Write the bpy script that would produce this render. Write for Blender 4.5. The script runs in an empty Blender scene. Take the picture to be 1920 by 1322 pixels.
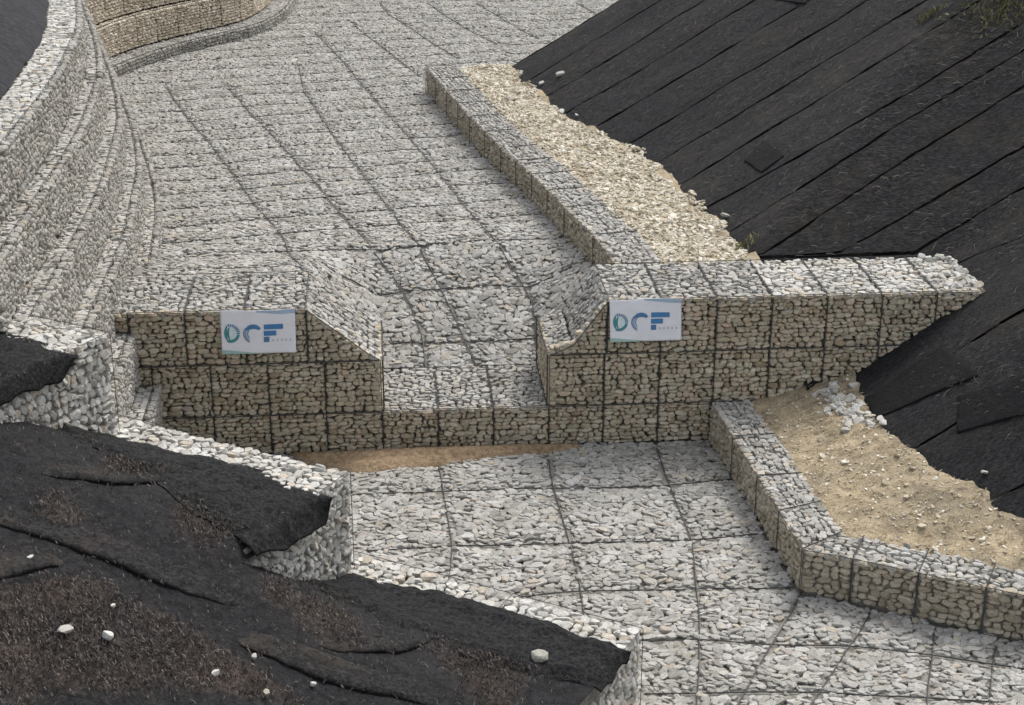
import bpy, math, random
import numpy as np
from mathutils import Matrix, Vector

random.seed(7)
RNG = np.random.default_rng(11)
scene = bpy.context.scene
COL = scene.collection

# ------------------------------------------------------------------ camera
W, H = 1920, 1322
CAM = np.array([0.1725, -27.0665, 10.0342])
YAW, PITCH, ROLL, FPX = 0.07971, 0.38384, 0.00076, 3078.8
_f = np.array([math.sin(YAW) * math.cos(PITCH), math.cos(YAW) * math.cos(PITCH), -math.sin(PITCH)])
_r = np.array([math.cos(YAW), -math.sin(YAW), 0.0])
_u = np.cross(_r, _f)
_r, _u = _r * math.cos(ROLL) + _u * math.sin(ROLL), -_r * math.sin(ROLL) + _u * math.cos(ROLL)
cd = bpy.data.cameras.new('camera')
cd.sensor_width = 36.0
cd.lens = FPX / W * 36.0
cd.clip_start = 0.5
cd.clip_end = 1000.0
cam = bpy.data.objects.new('camera', cd)
COL.objects.link(cam)
cam.matrix_world = Matrix(((_r[0], _u[0], -_f[0], CAM[0]), (_r[1], _u[1], -_f[1], CAM[1]),
                           (_r[2], _u[2], -_f[2], CAM[2]), (0, 0, 0, 1)))
scene.camera = cam

# ------------------------------------------------------------------ light
SUN_EL, SUN_AZ = math.radians(52), math.radians(38)      # azimuth measured from +Y (upstream) towards +X
world = bpy.data.worlds.new('World')
scene.world = world
world.use_nodes = True
wn = world.node_tree
sky = wn.nodes.new('ShaderNodeTexSky')
sky.sky_type = 'NISHITA'
sky.sun_disc = False
sky.sun_elevation = SUN_EL
sky.sun_rotation = SUN_AZ
sky.air_density = 1.3
sky.dust_density = 4.0
sky.ozone_density = 0.6
bg = wn.nodes['Background']
bg.inputs['Strength'].default_value = 0.15
# thin overcast: the blue of the sky is mostly washed out by cloud
hs = wn.nodes.new('ShaderNodeHueSaturation')
hs.inputs['Saturation'].default_value = 0.33
wn.links.new(sky.outputs[0], hs.inputs['Color'])
wn.links.new(hs.outputs[0], bg.inputs[0])
sd = bpy.data.lights.new('sun', 'SUN')
sd.energy = 0.95
sd.angle = math.radians(18)
sd.color = (1.0, 0.972, 0.93)
sun = bpy.data.objects.new('sun', sd)
COL.objects.link(sun)
sun.location = (20, 25, 40)
_sv = Vector((math.sin(SUN_AZ) * math.cos(SUN_EL), math.cos(SUN_AZ) * math.cos(SUN_EL), math.sin(SUN_EL)))
sun.rotation_euler = _sv.to_track_quat('Z', 'Y').to_euler()
scene.view_settings.view_transform = 'Standard'
scene.view_settings.look = 'None'
scene.view_settings.exposure = 0.78
scene.view_settings.gamma = 1.0


# ------------------------------------------------------------------ helpers
def ray(px, py):
    return _f + _r * (px - W / 2) / FPX - _u * (py - H / 2) / FPX


def at(px, py, z):
    """the point of the horizontal level z that the photograph shows at a pixel"""
    d = ray(px, py)
    return CAM + d * (z - CAM[2]) / d[2]


def px_of(P):
    d = np.asarray(P, float) - CAM
    z = d @ _f
    return W / 2 + FPX * (d @ _r) / z, H / 2 - FPX * (d @ _u) / z, z


def smooth(a, b, x):
    t = np.clip((np.asarray(x, float) - a) / (b - a), 0, 1)
    return t * t * (3 - 2 * t)


_G = np.random.default_rng(5).random((64, 64))


def vnoise(x, y):
    x = np.asarray(x, float); y = np.asarray(y, float)
    xi = np.floor(x).astype(int); yi = np.floor(y).astype(int)
    fx = x - xi; fy = y - yi
    fx = fx * fx * (3 - 2 * fx); fy = fy * fy * (3 - 2 * fy)
    g = lambda a, b: _G[a % 64, b % 64]
    return (g(xi, yi) * (1 - fx) + g(xi + 1, yi) * fx) * (1 - fy) + (g(xi, yi + 1) * (1 - fx) + g(xi + 1, yi + 1) * fx) * fy - 0.5


def fbm(x, y, o=3):
    s = 0; a = 1.0
    for k in range(o):
        s = s + a * vnoise(x * 2 ** k + 17 * k, y * 2 ** k - 9 * k); a *= 0.5
    return s


def tag(o, label=None, cat=None, group=None, kind=None):
    if label: o['label'] = label
    if cat: o['category'] = cat
    if group: o['group'] = group
    if kind: o['kind'] = kind
    return o


def link(o, parent=None):
    COL.objects.link(o)
    if parent is not None:
        o.parent = parent
    return o


def base_of(o):
    """world location of an unrotated object"""
    p = Vector((0, 0, 0))
    while o is not None:
        p += o.location; o = o.parent
    return np.array(p)


def empty(name, loc, parent=None):
    e = bpy.data.objects.new(name, None)
    e.empty_display_size = 0.2
    link(e, parent)
    e.location = Vector(np.asarray(loc, float) - (base_of(parent) if parent else 0))
    return e


def mesh_obj(name, V, F, mat, parent=None, smoothed=False, org=None):
    """V in world coordinates; the object's origin is put at org (or the parent's)"""
    V = np.asarray(V, float)
    pb = base_of(parent) if parent is not None else np.zeros(3)
    org = pb if org is None else np.asarray(org, float)
    me = bpy.data.meshes.new(name)
    me.from_pydata((V - org).tolist(), [], [tuple(int(i) for i in f) for f in F])
    me.materials.append(mat)
    if smoothed:
        me.polygons.foreach_set('use_smooth', [True] * len(me.polygons))
    me.update()
    o = bpy.data.objects.new(name, me)
    link(o, parent)
    o.location = Vector(org - pb)
    return o


def tri_mesh(name, V, T, mat, parent, tone=None, smoothed=False):
    """fast path for big triangle soups (numpy arrays)"""
    pb = base_of(parent) if parent is not None else np.zeros(3)
    V = (V - pb).astype(np.float32)
    me = bpy.data.meshes.new(name)
    me.vertices.add(len(V)); me.vertices.foreach_set('co', V.ravel())
    me.loops.add(T.size); me.loops.foreach_set('vertex_index', T.astype(np.int32).ravel())
    me.polygons.add(len(T))
    me.polygons.foreach_set('loop_start', np.arange(0, T.size, 3, dtype=np.int32))
    me.polygons.foreach_set('loop_total', np.full(len(T), 3, dtype=np.int32))
    me.polygons.foreach_set('use_smooth', np.full(len(T), smoothed))
    me.materials.append(mat)
    if tone is not None:
        at_ = me.attributes.new('tone', 'FLOAT', 'POINT')
        at_.data.foreach_set('value', tone.astype(np.float32))
    me.update(); me.validate()
    return link(bpy.data.objects.new(name, me), parent)


def tube(pts, r, n=5):
    pts = np.asarray(pts, float)
    V = []; F = []
    for i, p in enumerate(pts):
        d = pts[min(i + 1, len(pts) - 1)] - pts[max(i - 1, 0)]
        d = d / (np.linalg.norm(d) + 1e-9)
        a = np.cross(d, (0, 0, 1.0))
        if np.linalg.norm(a) < 0.1: a = np.cross(d, (0, 1.0, 0))
        a /= np.linalg.norm(a); b = np.cross(d, a)
        for k in range(n):
            t = 2 * math.pi * k / n
            V.append(p + r * (math.cos(t) * a + math.sin(t) * b))
    for i in range(len(pts) - 1):
        for k in range(n):
            F.append((i * n + k, i * n + (k + 1) % n, (i + 1) * n + (k + 1) % n, (i + 1) * n + k))
    F.append(tuple(range(n))[::-1]); F.append(tuple((len(pts) - 1) * n + k for k in range(n)))
    return V, F


def join(parts):
    V = []; F = []
    for v, f in parts:
        o = len(V); V.extend(v); F.extend([tuple(i + o for i in q) for q in f])
    return V, F


def prism(poly, y0, y1):
    """extrude an (x, z) outline along Y"""
    n = len(poly)
    V = [(x, y0, z) for x, z in poly] + [(x, y1, z) for x, z in poly]
    F = [tuple(range(n)), tuple(range(2 * n - 1, n - 1, -1))]
    F += [(i, (i + 1) % n + 0, (i + 1) % n + n, i + n)[::-1] for i in range(n)]
    return V, F


def vprism(poly, z0, z1):
    """extrude an (x, y) outline along Z"""
    n = len(poly)
    V = [(p[0], p[1], z0) for p in poly] + [(p[0], p[1], z1) for p in poly]
    F = [tuple(range(n))[::-1], tuple(range(n, 2 * n))]
    F += [(i, (i + 1) % n, (i + 1) % n + n, i + n) for i in range(n)]
    return V, F


def grid_faces(nu, nv):
    a = np.arange(nu * nv).reshape(nv, nu)
    return np.stack([a[:-1, :-1], a[:-1, 1:], a[1:, 1:], a[1:, :-1]], -1).reshape(-1, 4)


def in_poly(x, y, poly):
    c = np.zeros(np.shape(x), bool); n = len(poly)
    for i in range(n):
        x1, y1 = poly[i][:2]; x2, y2 = poly[(i + 1) % n][:2]
        if y1 == y2: continue
        k = ((y1 > y) != (y2 > y)) & (x < (x2 - x1) * (y - y1) / (y2 - y1) + x1)
        c ^= k
    return c


def seg_dist(x, y, lines):
    d = np.full(np.shape(x), 9.0)
    for L in lines:
        L = np.asarray(L)[:, :2]
        for (ax, ay), (bx, by) in zip(L[:-1], L[1:]):
            vx, vy = bx - ax, by - ay
            t = np.clip(((x - ax) * vx + (y - ay) * vy) / (vx * vx + vy * vy + 1e-9), 0, 1)
            d = np.minimum(d, np.hypot(x - ax - t * vx, y - ay - t * vy))
    return d


# ------------------------------------------------------------------ materials
def new_mat(name, rough=0.9):
    m = bpy.data.materials.new(name); m.use_nodes = True
    nt = m.node_tree; b = nt.nodes['Principled BSDF']
    b.inputs['Roughness'].default_value = rough
    b.inputs['Specular IOR Level'].default_value = 0.25
    return m, nt, b


def ramp(nt, stops):
    r = nt.nodes.new('ShaderNodeValToRGB')
    e = r.color_ramp.elements
    while len(e) < len(stops): e.new(0.5)
    for el, (p, c) in zip(e, stops):
        el.position = p; el.color = (*c, 1)
    return r


def noise(nt, scale, detail=4, vec=None, rough=0.6):
    n = nt.nodes.new('ShaderNodeTexNoise')
    n.inputs['Scale'].default_value = scale; n.inputs['Detail'].default_value = detail
    n.inputs['Roughness'].default_value = rough
    if vec: nt.links.new(vec, n.inputs['Vector'])
    return n


def mixc(nt, f, a, b, mode='MIX'):
    m = nt.nodes.new('ShaderNodeMix'); m.data_type = 'RGBA'; m.blend_type = mode
    for s, v in ((m.inputs[0], f), (m.inputs[6], a), (m.inputs[7], b)):
        if hasattr(v, 'is_output'): nt.links.new(v, s)
        elif isinstance(v, tuple): s.default_value = (*v, 1)
        else: s.default_value = v
    return m.outputs[2]


def world_pos(nt):
    return nt.nodes.new('ShaderNodeNewGeometry').outputs['Position']


def stone_mat(name, stops, speck=0.35):
    m, nt, b = new_mat(name, 0.92)
    a = nt.nodes.new('ShaderNodeAttribute'); a.attribute_name = 'tone'
    oi = nt.nodes.new('ShaderNodeObjectInfo')
    ad = nt.nodes.new('ShaderNodeMath'); ad.operation = 'ADD'
    fr = nt.nodes.new('ShaderNodeMath'); fr.operation = 'FRACT'
    nt.links.new(a.outputs['Fac'], ad.inputs[0]); nt.links.new(oi.outputs['Random'], ad.inputs[1])
    nt.links.new(ad.outputs[0], fr.inputs[0])
    r = ramp(nt, stops); nt.links.new(fr.outputs[0], r.inputs[0])
    p = world_pos(nt)
    n1 = noise(nt, 28, 5, p); n2 = noise(nt, 1.3, 3, p)
    r1 = ramp(nt, [(0.3, (1 - speck,) * 3), (0.7, (1.12,) * 3)]); nt.links.new(n1.outputs[0], r1.inputs[0])
    r2 = ramp(nt, [(0.32, (0.86, 0.85, 0.82)), (0.68, (1.08, 1.08, 1.08))]); nt.links.new(n2.outputs[0], r2.inputs[0])
    c = mixc(nt, 1.0, r.outputs[0], r1.outputs[0], 'MULTIPLY')
    c = mixc(nt, 1.0, c, r2.outputs[0], 'MULTIPLY')
    nt.links.new(c, b.inputs['Base Color'])
    bp = nt.nodes.new('ShaderNodeBump'); bp.inputs['Strength'].default_value = 0.35; bp.inputs['Distance'].default_value = 0.02
    nt.links.new(n1.outputs[0], bp.inputs['Height']); nt.links.new(bp.outputs[0], b.inputs['Normal'])
    return m


M_BED = stone_mat('bed_stone', [(0.0, (0.26, 0.25, 0.23)), (0.25, (0.34, 0.33, 0.305)), (0.65, (0.395, 0.384, 0.36)), (0.88, (0.46, 0.448, 0.425)), (0.96, (0.41, 0.365, 0.30)), (1.0, (0.36, 0.33, 0.31))])
M_FACE = stone_mat('face_shade_stone', [(0.0, (0.34, 0.27, 0.185)), (0.18, (0.44, 0.40, 0.325)), (0.34, (0.46, 0.39, 0.285)), (0.5, (0.51, 0.445, 0.345)), (0.64, (0.42, 0.385, 0.285)), (0.78, (0.57, 0.515, 0.415)), (0.9, (0.52, 0.405, 0.305)), (1.0, (0.46, 0.42, 0.35))])  # weir faces: the brown look of their shaded side is put into the colour
M_TERR = stone_mat('terrace_stone', [(0.0, (0.29, 0.278, 0.252)), (0.35, (0.365, 0.352, 0.325)), (0.8, (0.43, 0.416, 0.388)), (1.0, (0.38, 0.34, 0.285))])
M_TAN = stone_mat('tan_stone', [(0.0, (0.49, 0.425, 0.335)), (0.5, (0.62, 0.55, 0.445)), (1.0, (0.70, 0.635, 0.53))])
M_WHITE = stone_mat('pale_stone', [(0.0, (0.40, 0.385, 0.35)), (0.4, (0.50, 0.487, 0.455)), (0.8, (0.59, 0.578, 0.545)), (1.0, (0.47, 0.41, 0.33))])
M_KERB = stone_mat('kerb_shade_stone', [(0.0, (0.31, 0.265, 0.20)), (0.35, (0.40, 0.355, 0.28)), (0.8, (0.47, 0.425, 0.345)), (1.0, (0.43, 0.36, 0.27))])  # kerb sides: brown shade tint painted in, the tops stay grey
M_PALE = stone_mat('tread_stone', [(0.0, (0.37, 0.355, 0.325)), (0.4, (0.45, 0.435, 0.405)), (0.85, (0.53, 0.515, 0.485)), (1.0, (0.45, 0.40, 0.33))])
M_RUBBLE = stone_mat('tan_rubble', [(0.0, (0.36, 0.305, 0.22)), (0.4, (0.50, 0.445, 0.345)), (0.8, (0.62, 0.575, 0.475)), (1.0, (0.74, 0.71, 0.63))])


def plain(name, c0, c1, sc, rough=0.95, bump=0.0, bsc=40):
    m, nt, b = new_mat(name, rough)
    p = world_pos(nt)
    n = noise(nt, sc, 6, p)
    r = ramp(nt, [(0.3, c0), (0.7, c1)]); nt.links.new(n.outputs[0], r.inputs[0])
    nt.links.new(r.outputs[0], b.inputs['Base Color'])
    if bump:
        n2 = noise(nt, bsc, 5, p)
        bp = nt.nodes.new('ShaderNodeBump'); bp.inputs['Strength'].default_value = bump; bp.inputs['Distance'].default_value = 0.03
        nt.links.new(n2.outputs[0], bp.inputs['Height']); nt.links.new(bp.outputs[0], b.inputs['Normal'])
    return m


M_CORE = plain('gabion_fill', (0.13, 0.12, 0.105), (0.30, 0.285, 0.255), 16, bump=0.8)
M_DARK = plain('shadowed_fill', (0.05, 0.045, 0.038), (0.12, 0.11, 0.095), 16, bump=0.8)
M_WIRE = plain('galvanised_wire', (0.035, 0.035, 0.035), (0.07, 0.07, 0.068), 9, 0.6)
M_SAND = plain('sandy_soil', (0.25, 0.205, 0.14), (0.47, 0.395, 0.275), 4.0, bump=1.0, bsc=18)
_nt = M_SAND.node_tree; _p = world_pos(_nt)
_n = noise(_nt, 38, 6, _p, 0.8); _r1 = ramp(_nt, [(0.35, (0.6, 0.58, 0.55)), (0.65, (1.25, 1.25, 1.25))]); _nt.links.new(_n.outputs[0], _r1.inputs[0])
_n = noise(_nt, 0.9, 3, _p); _r2 = ramp(_nt, [(0.35, (0.70, 0.71, 0.73)), (0.62, (1.05, 1.02, 0.985))]); _nt.links.new(_n.outputs[0], _r2.inputs[0])
_b = _nt.nodes['Principled BSDF']; _src = _b.inputs['Base Color'].links[0].from_socket
_nt.links.new(mixc(_nt, 1.0, mixc(_nt, 1.0, _src, _r1.outputs[0], 'MULTIPLY'), _r2.outputs[0], 'MULTIPLY'), _b.inputs['Base Color'])
M_SILT = plain('brown_silt', (0.15, 0.10, 0.062), (0.36, 0.265, 0.165), 11, bump=1.0, bsc=25)
M_GROUND = plain('ground_soil', (0.20, 0.16, 0.11), (0.28, 0.23, 0.16), 1.0)


def fabric_mat(name, c_dark, c_mid, c_tint, tint_lo, tint_hi, stretch=(1, 1, 1), fleck=0.0, zone=None):
    m, nt, b = new_mat(name, 0.95)
    p = world_pos(nt)
    mp = nt.nodes.new('ShaderNodeMapping'); mp.inputs['Scale'].default_value = stretch
    nt.links.new(p, mp.inputs['Vector'])
    fine = noise(nt, 19, 6, mp.outputs[0], 0.8)
    rf = ramp(nt, [(0.42, c_dark), (0.60, c_mid)]); nt.links.new(fine.outputs[0], rf.inputs[0])
    mid = noise(nt, 9, 5, mp.outputs[0], 0.8)
    rm = ramp(nt, [(0.36, (0.45, 0.45, 0.45)), (0.66, (1.6, 1.6, 1.6))]); nt.links.new(mid.outputs[0], rm.inputs[0])
    big = noise(nt, 0.8, 4, p, 0.7)
    rb = ramp(nt, [(tint_lo, (0, 0, 0)), (tint_hi, (1, 1, 1))]); nt.links.new(big.outputs[0], rb.inputs[0])
    tn = mixc(nt, fine.outputs[0], tuple(v * 0.2 for v in c_tint), tuple(v * 1.7 for v in c_tint))
    c = mixc(nt, rb.outputs[0], rf.outputs[0], tn)
    c = mixc(nt, 1.0, c, rm.outputs[0], 'MULTIPLY')
    if zone:
        za = nt.nodes.new('ShaderNodeAttribute'); za.attribute_name = 'tone'
        zn = mixc(nt, fine.outputs[0], zone[0], zone[1])
        zn = mixc(nt, 1.0, zn, rm.outputs[0], 'MULTIPLY')
        c = mixc(nt, za.outputs['Fac'], zn, c)
    if fleck:
        fl = noise(nt, 55, 2, mp.outputs[0])
        r3 = ramp(nt, [(0.66, (0, 0, 0)), (0.74, (1, 1, 1))]); nt.links.new(fl.outputs[0], r3.inputs[0])
        c = mixc(nt, r3.outputs[0], c, (fleck, fleck * 0.9, fleck * 0.72))
    nt.links.new(c, b.inputs['Base Color'])
    bp = nt.nodes.new('ShaderNodeBump'); bp.inputs['Strength'].default_value = 1.0; bp.inputs['Distance'].default_value = 0.06
    nt.links.new(fine.outputs[0], bp.inputs['Height']); nt.links.new(bp.outputs[0], b.inputs['Normal'])
    return m


M_FAB = fabric_mat('erosion_mat', (0.004, 0.004, 0.005), (0.036, 0.036, 0.039), (0.038, 0.034, 0.027), 0.50, 0.74, (0.5, 1.6, 1), 0.075)
M_FABL = fabric_mat('smooth_geotextile', (0.026, 0.026, 0.029), (0.046, 0.046, 0.052), (0.04, 0.04, 0.043), 0.5, 0.8, (0.6, 1.5, 1))
M_NET = fabric_mat('black_geonet', (0.003, 0.003, 0.004), (0.034, 0.035, 0.036), (0.03, 0.032, 0.026), 0.55, 0.8, (1, 1, 1))
M_MULCH = fabric_mat('brown_fibre_mat', (0.012, 0.0115, 0.0115), (0.098, 0.090, 0.087), (0.10, 0.077, 0.066), 0.42, 0.62, (1, 1, 1), 0.16, ((0.003, 0.003, 0.004), (0.042, 0.042, 0.045)))


# ------------------------------------------------------------------ stones
def ico(sub):
    t = (1 + 5 ** 0.5) / 2
    V = [(-1, t, 0), (1, t, 0), (-1, -t, 0), (1, -t, 0), (0, -1, t), (0, 1, t), (0, -1, -t), (0, 1, -t), (t, 0, -1), (t, 0, 1), (-t, 0, -1), (-t, 0, 1)]
    F = [(0, 11, 5), (0, 5, 1), (0, 1, 7), (0, 7, 10), (0, 10, 11), (1, 5, 9), (5, 11, 4), (11, 10, 2), (10, 7, 6), (7, 1, 8), (3, 9, 4), (3, 4, 2), (3, 2, 6), (3, 6, 8), (3, 8, 9), (4, 9, 5), (2, 4, 11), (6, 2, 10), (8, 6, 7), (9, 8, 1)]
    V = [np.array(v) / np.linalg.norm(v) for v in V]
    for _ in range(sub):
        mid = {}; G = []
        def m(a, b):
            k = (min(a, b), max(a, b))
            if k not in mid:
                p = V[a] + V[b]; V.append(p / np.linalg.norm(p)); mid[k] = len(V) - 1
            return mid[k]
        for a, b, c in F:
            x, y, z = m(a, b), m(b, c), m(c, a)
            G += [(a, x, z), (b, y, x), (c, z, y), (x, y, z)]
        F = G
    return np.array(V), np.array(F)


def make_protos(sub, n, p, cuts, jit, flat=0.0):
    V0, F = ico(sub)
    out = []
    for k in range(n):
        V = V0.copy()
        e = p * RNG.uniform(0.85, 1.2)
        r = (np.abs(V) ** e).sum(1) ** (-1 / e)
        V = V * r[:, None]
        V *= 1 + RNG.normal(0, jit, (len(V), 1))
        for _ in range(cuts):
            d = RNG.normal(size=3); d /= np.linalg.norm(d)
            lim = RNG.uniform(0.68, 0.9)
            s = V @ d
            V -= np.maximum(s - lim, 0)[:, None] * d
        if flat:
            V[:, 2] = np.minimum(V[:, 2], flat * RNG.uniform(0.9, 1.15) + 0.12 * V[:, 0] * RNG.normal() + 0.12 * V[:, 1] * RNG.normal())
        ext = np.abs(V[:, :2]).max(0)
        out.append(V / np.array([ext[0], ext[1], 1.0]))
    return np.array(out), F


_a, F_HI = make_protos(1, 24, 3.4, 5, 0.05, 0.5)       # broken bed stone
_b, _ = make_protos(1, 24, 3.6, 3, 0.035, 0.72)         # hand-packed, squarer facing stone
P_HI = np.concatenate([_a, _b])
P_LO, F_LO = make_protos(0, 16, 3.4, 2, 0.08, 0.55)
_pm = {}


def proto_mesh(k, mat):
    if (k, mat.name) not in _pm:
        me = bpy.data.meshes.new('stone')
        me.from_pydata(P_HI[k].tolist(), [], F_HI.tolist())
        me.materials.append(mat); me.update()
        _pm[(k, mat.name)] = me
    return _pm[(k, mat.name)]


def pack(Lu, Lv, rh, wmin, wmax, edge=0.0):
    """uneven courses of stones filling a rectangle: centres and half sizes"""
    out = []
    v = edge
    while v < Lv - edge - 0.03:
        h = rh * random.uniform(0.70, 1.38)
        left = Lv - edge - v
        if left < 1.75 * rh: h = left if left < 1.25 * rh else left / 2
        u = edge
        while u < Lu - edge - 0.02:
            w = random.uniform(wmin, wmax) * random.choice((0.8, 0.95, 1.0, 1.05, 1.3))
            if u + w > Lu - edge - 0.05: w = Lu - edge - u
            if h > 0.10 and random.random() < 0.22 and w < 0.2:
                f = random.uniform(0.4, 0.6)
                out.append((u + w / 2, v + h * f / 2, w / 2, h * f / 2)); out.append((u + w / 2, v + h * (1 + f) / 2, w / 2, h * (1 - f) / 2))
            else:
                out.append((u + w / 2, v + h / 2, w / 2, h / 2))
            u += w
        v += h
    return np.array(out) if out else np.zeros((0, 4))


class Stones:
    """collects stones (centre, frame, half sizes) for one thing"""
    def __init__(s): s.O = []; s.A = []; s.S = []; s.m = []; s.lo = []
    def add(s, O, U, V, N, S, mat, spin=0.12, tilt=0.10, lo=False):
        n = len(O)
        if n == 0: return
        O = np.asarray(O, float); one = np.ones((n, 1))
        U = one * U; V = one * V; N = one * N
        a = RNG.normal(0, spin, n)[:, None]
        u = U * np.cos(a) + V * np.sin(a); v = V * np.cos(a) - U * np.sin(a)
        nn = N + u * RNG.normal(0, tilt, (n, 1)) + v * RNG.normal(0, tilt, (n, 1))
        nn /= np.linalg.norm(nn, axis=1)[:, None]
        u = u - nn * (u * nn).sum(1)[:, None]; u /= np.linalg.norm(u, axis=1)[:, None]
        v = np.cross(nn, u)
        s.O.append(O); s.A.append(np.stack([u, v, nn], 1)); s.S.append(np.asarray(S, float)); s.m += [mat] * n; s.lo += [lo] * n
    def panel(s, org, U, V, Lu, Lv, mat, rh=0.12, wmin=0.11, wmax=0.27, edge=0.022, mask=None, spin=0.11, depth=0.085, proud=0.035, jit=0.018):
        U = np.asarray(U, float); V = np.asarray(V, float); N = np.cross(U, V)
        q = pack(Lu, Lv, rh, wmin, wmax, edge)
        if len(q) == 0: return
        if mask is not None: q = q[mask(q[:, 0], q[:, 1])]
        if len(q) == 0: return
        q[:, 0] += RNG.normal(0, jit, len(q)) * 0.6; q[:, 1] += RNG.normal(0, jit, len(q)) * 0.5
        O = np.asarray(org, float) + q[:, :1] * U + q[:, 1:2] * V + N * (RNG.normal(0, 0.010, (len(q), 1)) - depth + proud)
        S = np.stack([q[:, 2] * RNG.uniform(1.0, 1.12, len(q)), q[:, 3] * RNG.uniform(1.0, 1.14, len(q)), np.full(len(q), depth) * RNG.uniform(0.85, 1.15, len(q))], 1)
        s.add(O, U, V, N, S, mat, spin, 0.09)
    def field(s, O, N, hs, mat, spin=0.5, tilt=0.16, lo=False):
        n = len(O)
        U = np.stack([np.ones(n), np.zeros(n), -N[:, 0] / N[:, 2]], 1); U /= np.linalg.norm(U, axis=1)[:, None]
        V = np.cross(N, U)
        s.add(O, U, V, N, hs, mat, spin, tilt, lo)
    def emit(s, parent, single=300, lod=41.0, name='stone'):
        O = np.concatenate(s.O); A = np.concatenate(s.A); S = np.concatenate(s.S); mats = np.array([m.name for m in s.m]); low = np.array(s.lo)
        x, y, z = px_of(O)
        size = S[:, 0] * S[:, 1] / z ** 2 * np.where((x > 5) & (x < W - 5) & (y > 5) & (y < H - 5), 1, 0)
        N = A[:, 2]; view = CAM - O; view /= np.linalg.norm(view, axis=1)[:, None]
        size = size * np.clip((N * view).sum(1), 0, 1) ** 0.5
        order = np.argsort(-size); top = order[:single]; top = top[size[top] > 0]
        pb = base_of(parent)
        isf = np.isin(mats, ('face_shade_stone', 'terrace_stone', 'tan_stone', 'kerb_shade_stone'))
        kk = RNG.integers(0, 24, len(O)) + 24 * isf
        for i in top:
            o = bpy.data.objects.new(name, proto_mesh(int(kk[i]), bpy.data.materials[mats[i]]))
            COL.objects.link(o); o.parent = parent
            R = A[i].T * S[i]
            Mx = Matrix.Identity(4)
            for r in range(3):
                for c in range(3): Mx[r][c] = R[r, c]
                Mx[r][3] = O[i, r] - pb[r]
            o.matrix_local = Mx
        rest = np.setdiff1d(np.arange(len(O)), top)
        for mn in np.unique(mats[rest]):
            Vs = []; Ts = []; tn = []; off = 0
            for hi in (True, False):
                sel = rest[(mats[rest] == mn) & (((z[rest] < lod) & ~low[rest]) == hi)]
                if len(sel) == 0: continue
                P, F = (P_HI, F_HI) if hi else (P_LO, F_LO)
                k = kk[sel] if hi else RNG.integers(0, len(P), len(sel))
                v = np.einsum('nij,njk->nik', P[k] * S[sel][:, None, :], A[sel]) + O[sel][:, None, :]
                nv = P.shape[1]
                Vs.append(v.reshape(-1, 3))
                Ts.append((F[None] + (np.arange(len(sel)) * nv)[:, None, None] + off).reshape(-1, 3))
                tn.append(np.repeat(RNG.random(len(sel)), nv)); off += len(sel) * nv
            if Vs:
                o = tri_mesh(name + 's', np.concatenate(Vs), np.concatenate(Ts), bpy.data.materials[mn], parent, np.concatenate(tn))
                o['kind'] = 'stuff'
        return len(O)


def frame_wires(org, U, V, Lu, Lv, inset=0.011, r=0.011, out=0.0):
    """the four selvedge wires round one basket face"""
    org = np.asarray(org, float); U = np.asarray(U, float); V = np.asarray(V, float); N = np.cross(U, V)
    def P(u, v): return org + U * u + V * v + N * out
    i = inset
    c = [P(i, i), P(Lu - i, i), P(Lu - i, Lv - i), P(i, Lv - i)]
    return join([tube([c[k], c[(k + 1) % 4]], r, 4) for k in range(4)])


def wires(pts, name, parent, r=0.011):
    V, F = tube(pts, r, 5)
    return mesh_obj(name, V, F, M_WIRE, parent)


X_, Y_, Z_ = np.eye(3)
ZB = -2.75        # level of the lower bed
ZU = -0.60        # level of the upper bed

# ------------------------------------------------------------------ ground
g = mesh_obj('ground', [(-250, -250, -3.6), (250, -250, -3.6), (250, 250, -3.6), (-250, 250, -3.6)], [(0, 1, 2, 3)], M_GROUND)
tag(g, kind='structure')

# ------------------------------------------------------------------ left bank: path of the terraced wall (front of its second tier)
PATH2 = np.array([(-4.36, -5.2), (-4.36, -2), (-4.36, 1.0), (-4.42, 3.0), (-4.53, 4.5), (-4.74, 7.2), (-5.04, 9.1), (-5.45, 11.3), (-5.95, 13.6), (-6.45, 15.8),
                  (-6.95, 18.0), (-7.45, 20.2), (-7.86, 22.0), (-7.42, 23.25), (-6.9, 24.4), (-6.2, 25.6), (-5.55, 26.45), (-4.85, 27.35), (-3.98, 28.5), (-3.42, 30.2), (-3.1, 32.2), (-3.0, 34.5), (-3.0, 38.0)])
I_CORNER = 12


def offset_path(path, d):
    """move a plan path sideways, away from the channel"""
    T = np.diff(path, axis=0); T /= np.linalg.norm(T, axis=1)[:, None]
    Nn = np.stack([-T[:, 1], T[:, 0]], 1)
    out = []
    for i in range(len(path)):
        a = Nn[max(i - 1, 0)]; b = Nn[min(i, len(Nn) - 1)]
        m = a + b; m /= np.linalg.norm(m); k = 1 / max(m @ a, 0.5)
        out.append(path[i] + m * (d[i] if np.ndim(d) else d) * k)
    return np.array(out)


def resample(path, step):
    s = np.concatenate([[0], np.cumsum(np.linalg.norm(np.diff(path, axis=0), axis=1))])
    n = max(1, int(round(s[-1] / step)))
    t = np.linspace(0, s[-1], n + 1)
    return np.stack([np.interp(t, s, path[:, 0]), np.interp(t, s, path[:, 1])], 1)


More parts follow.
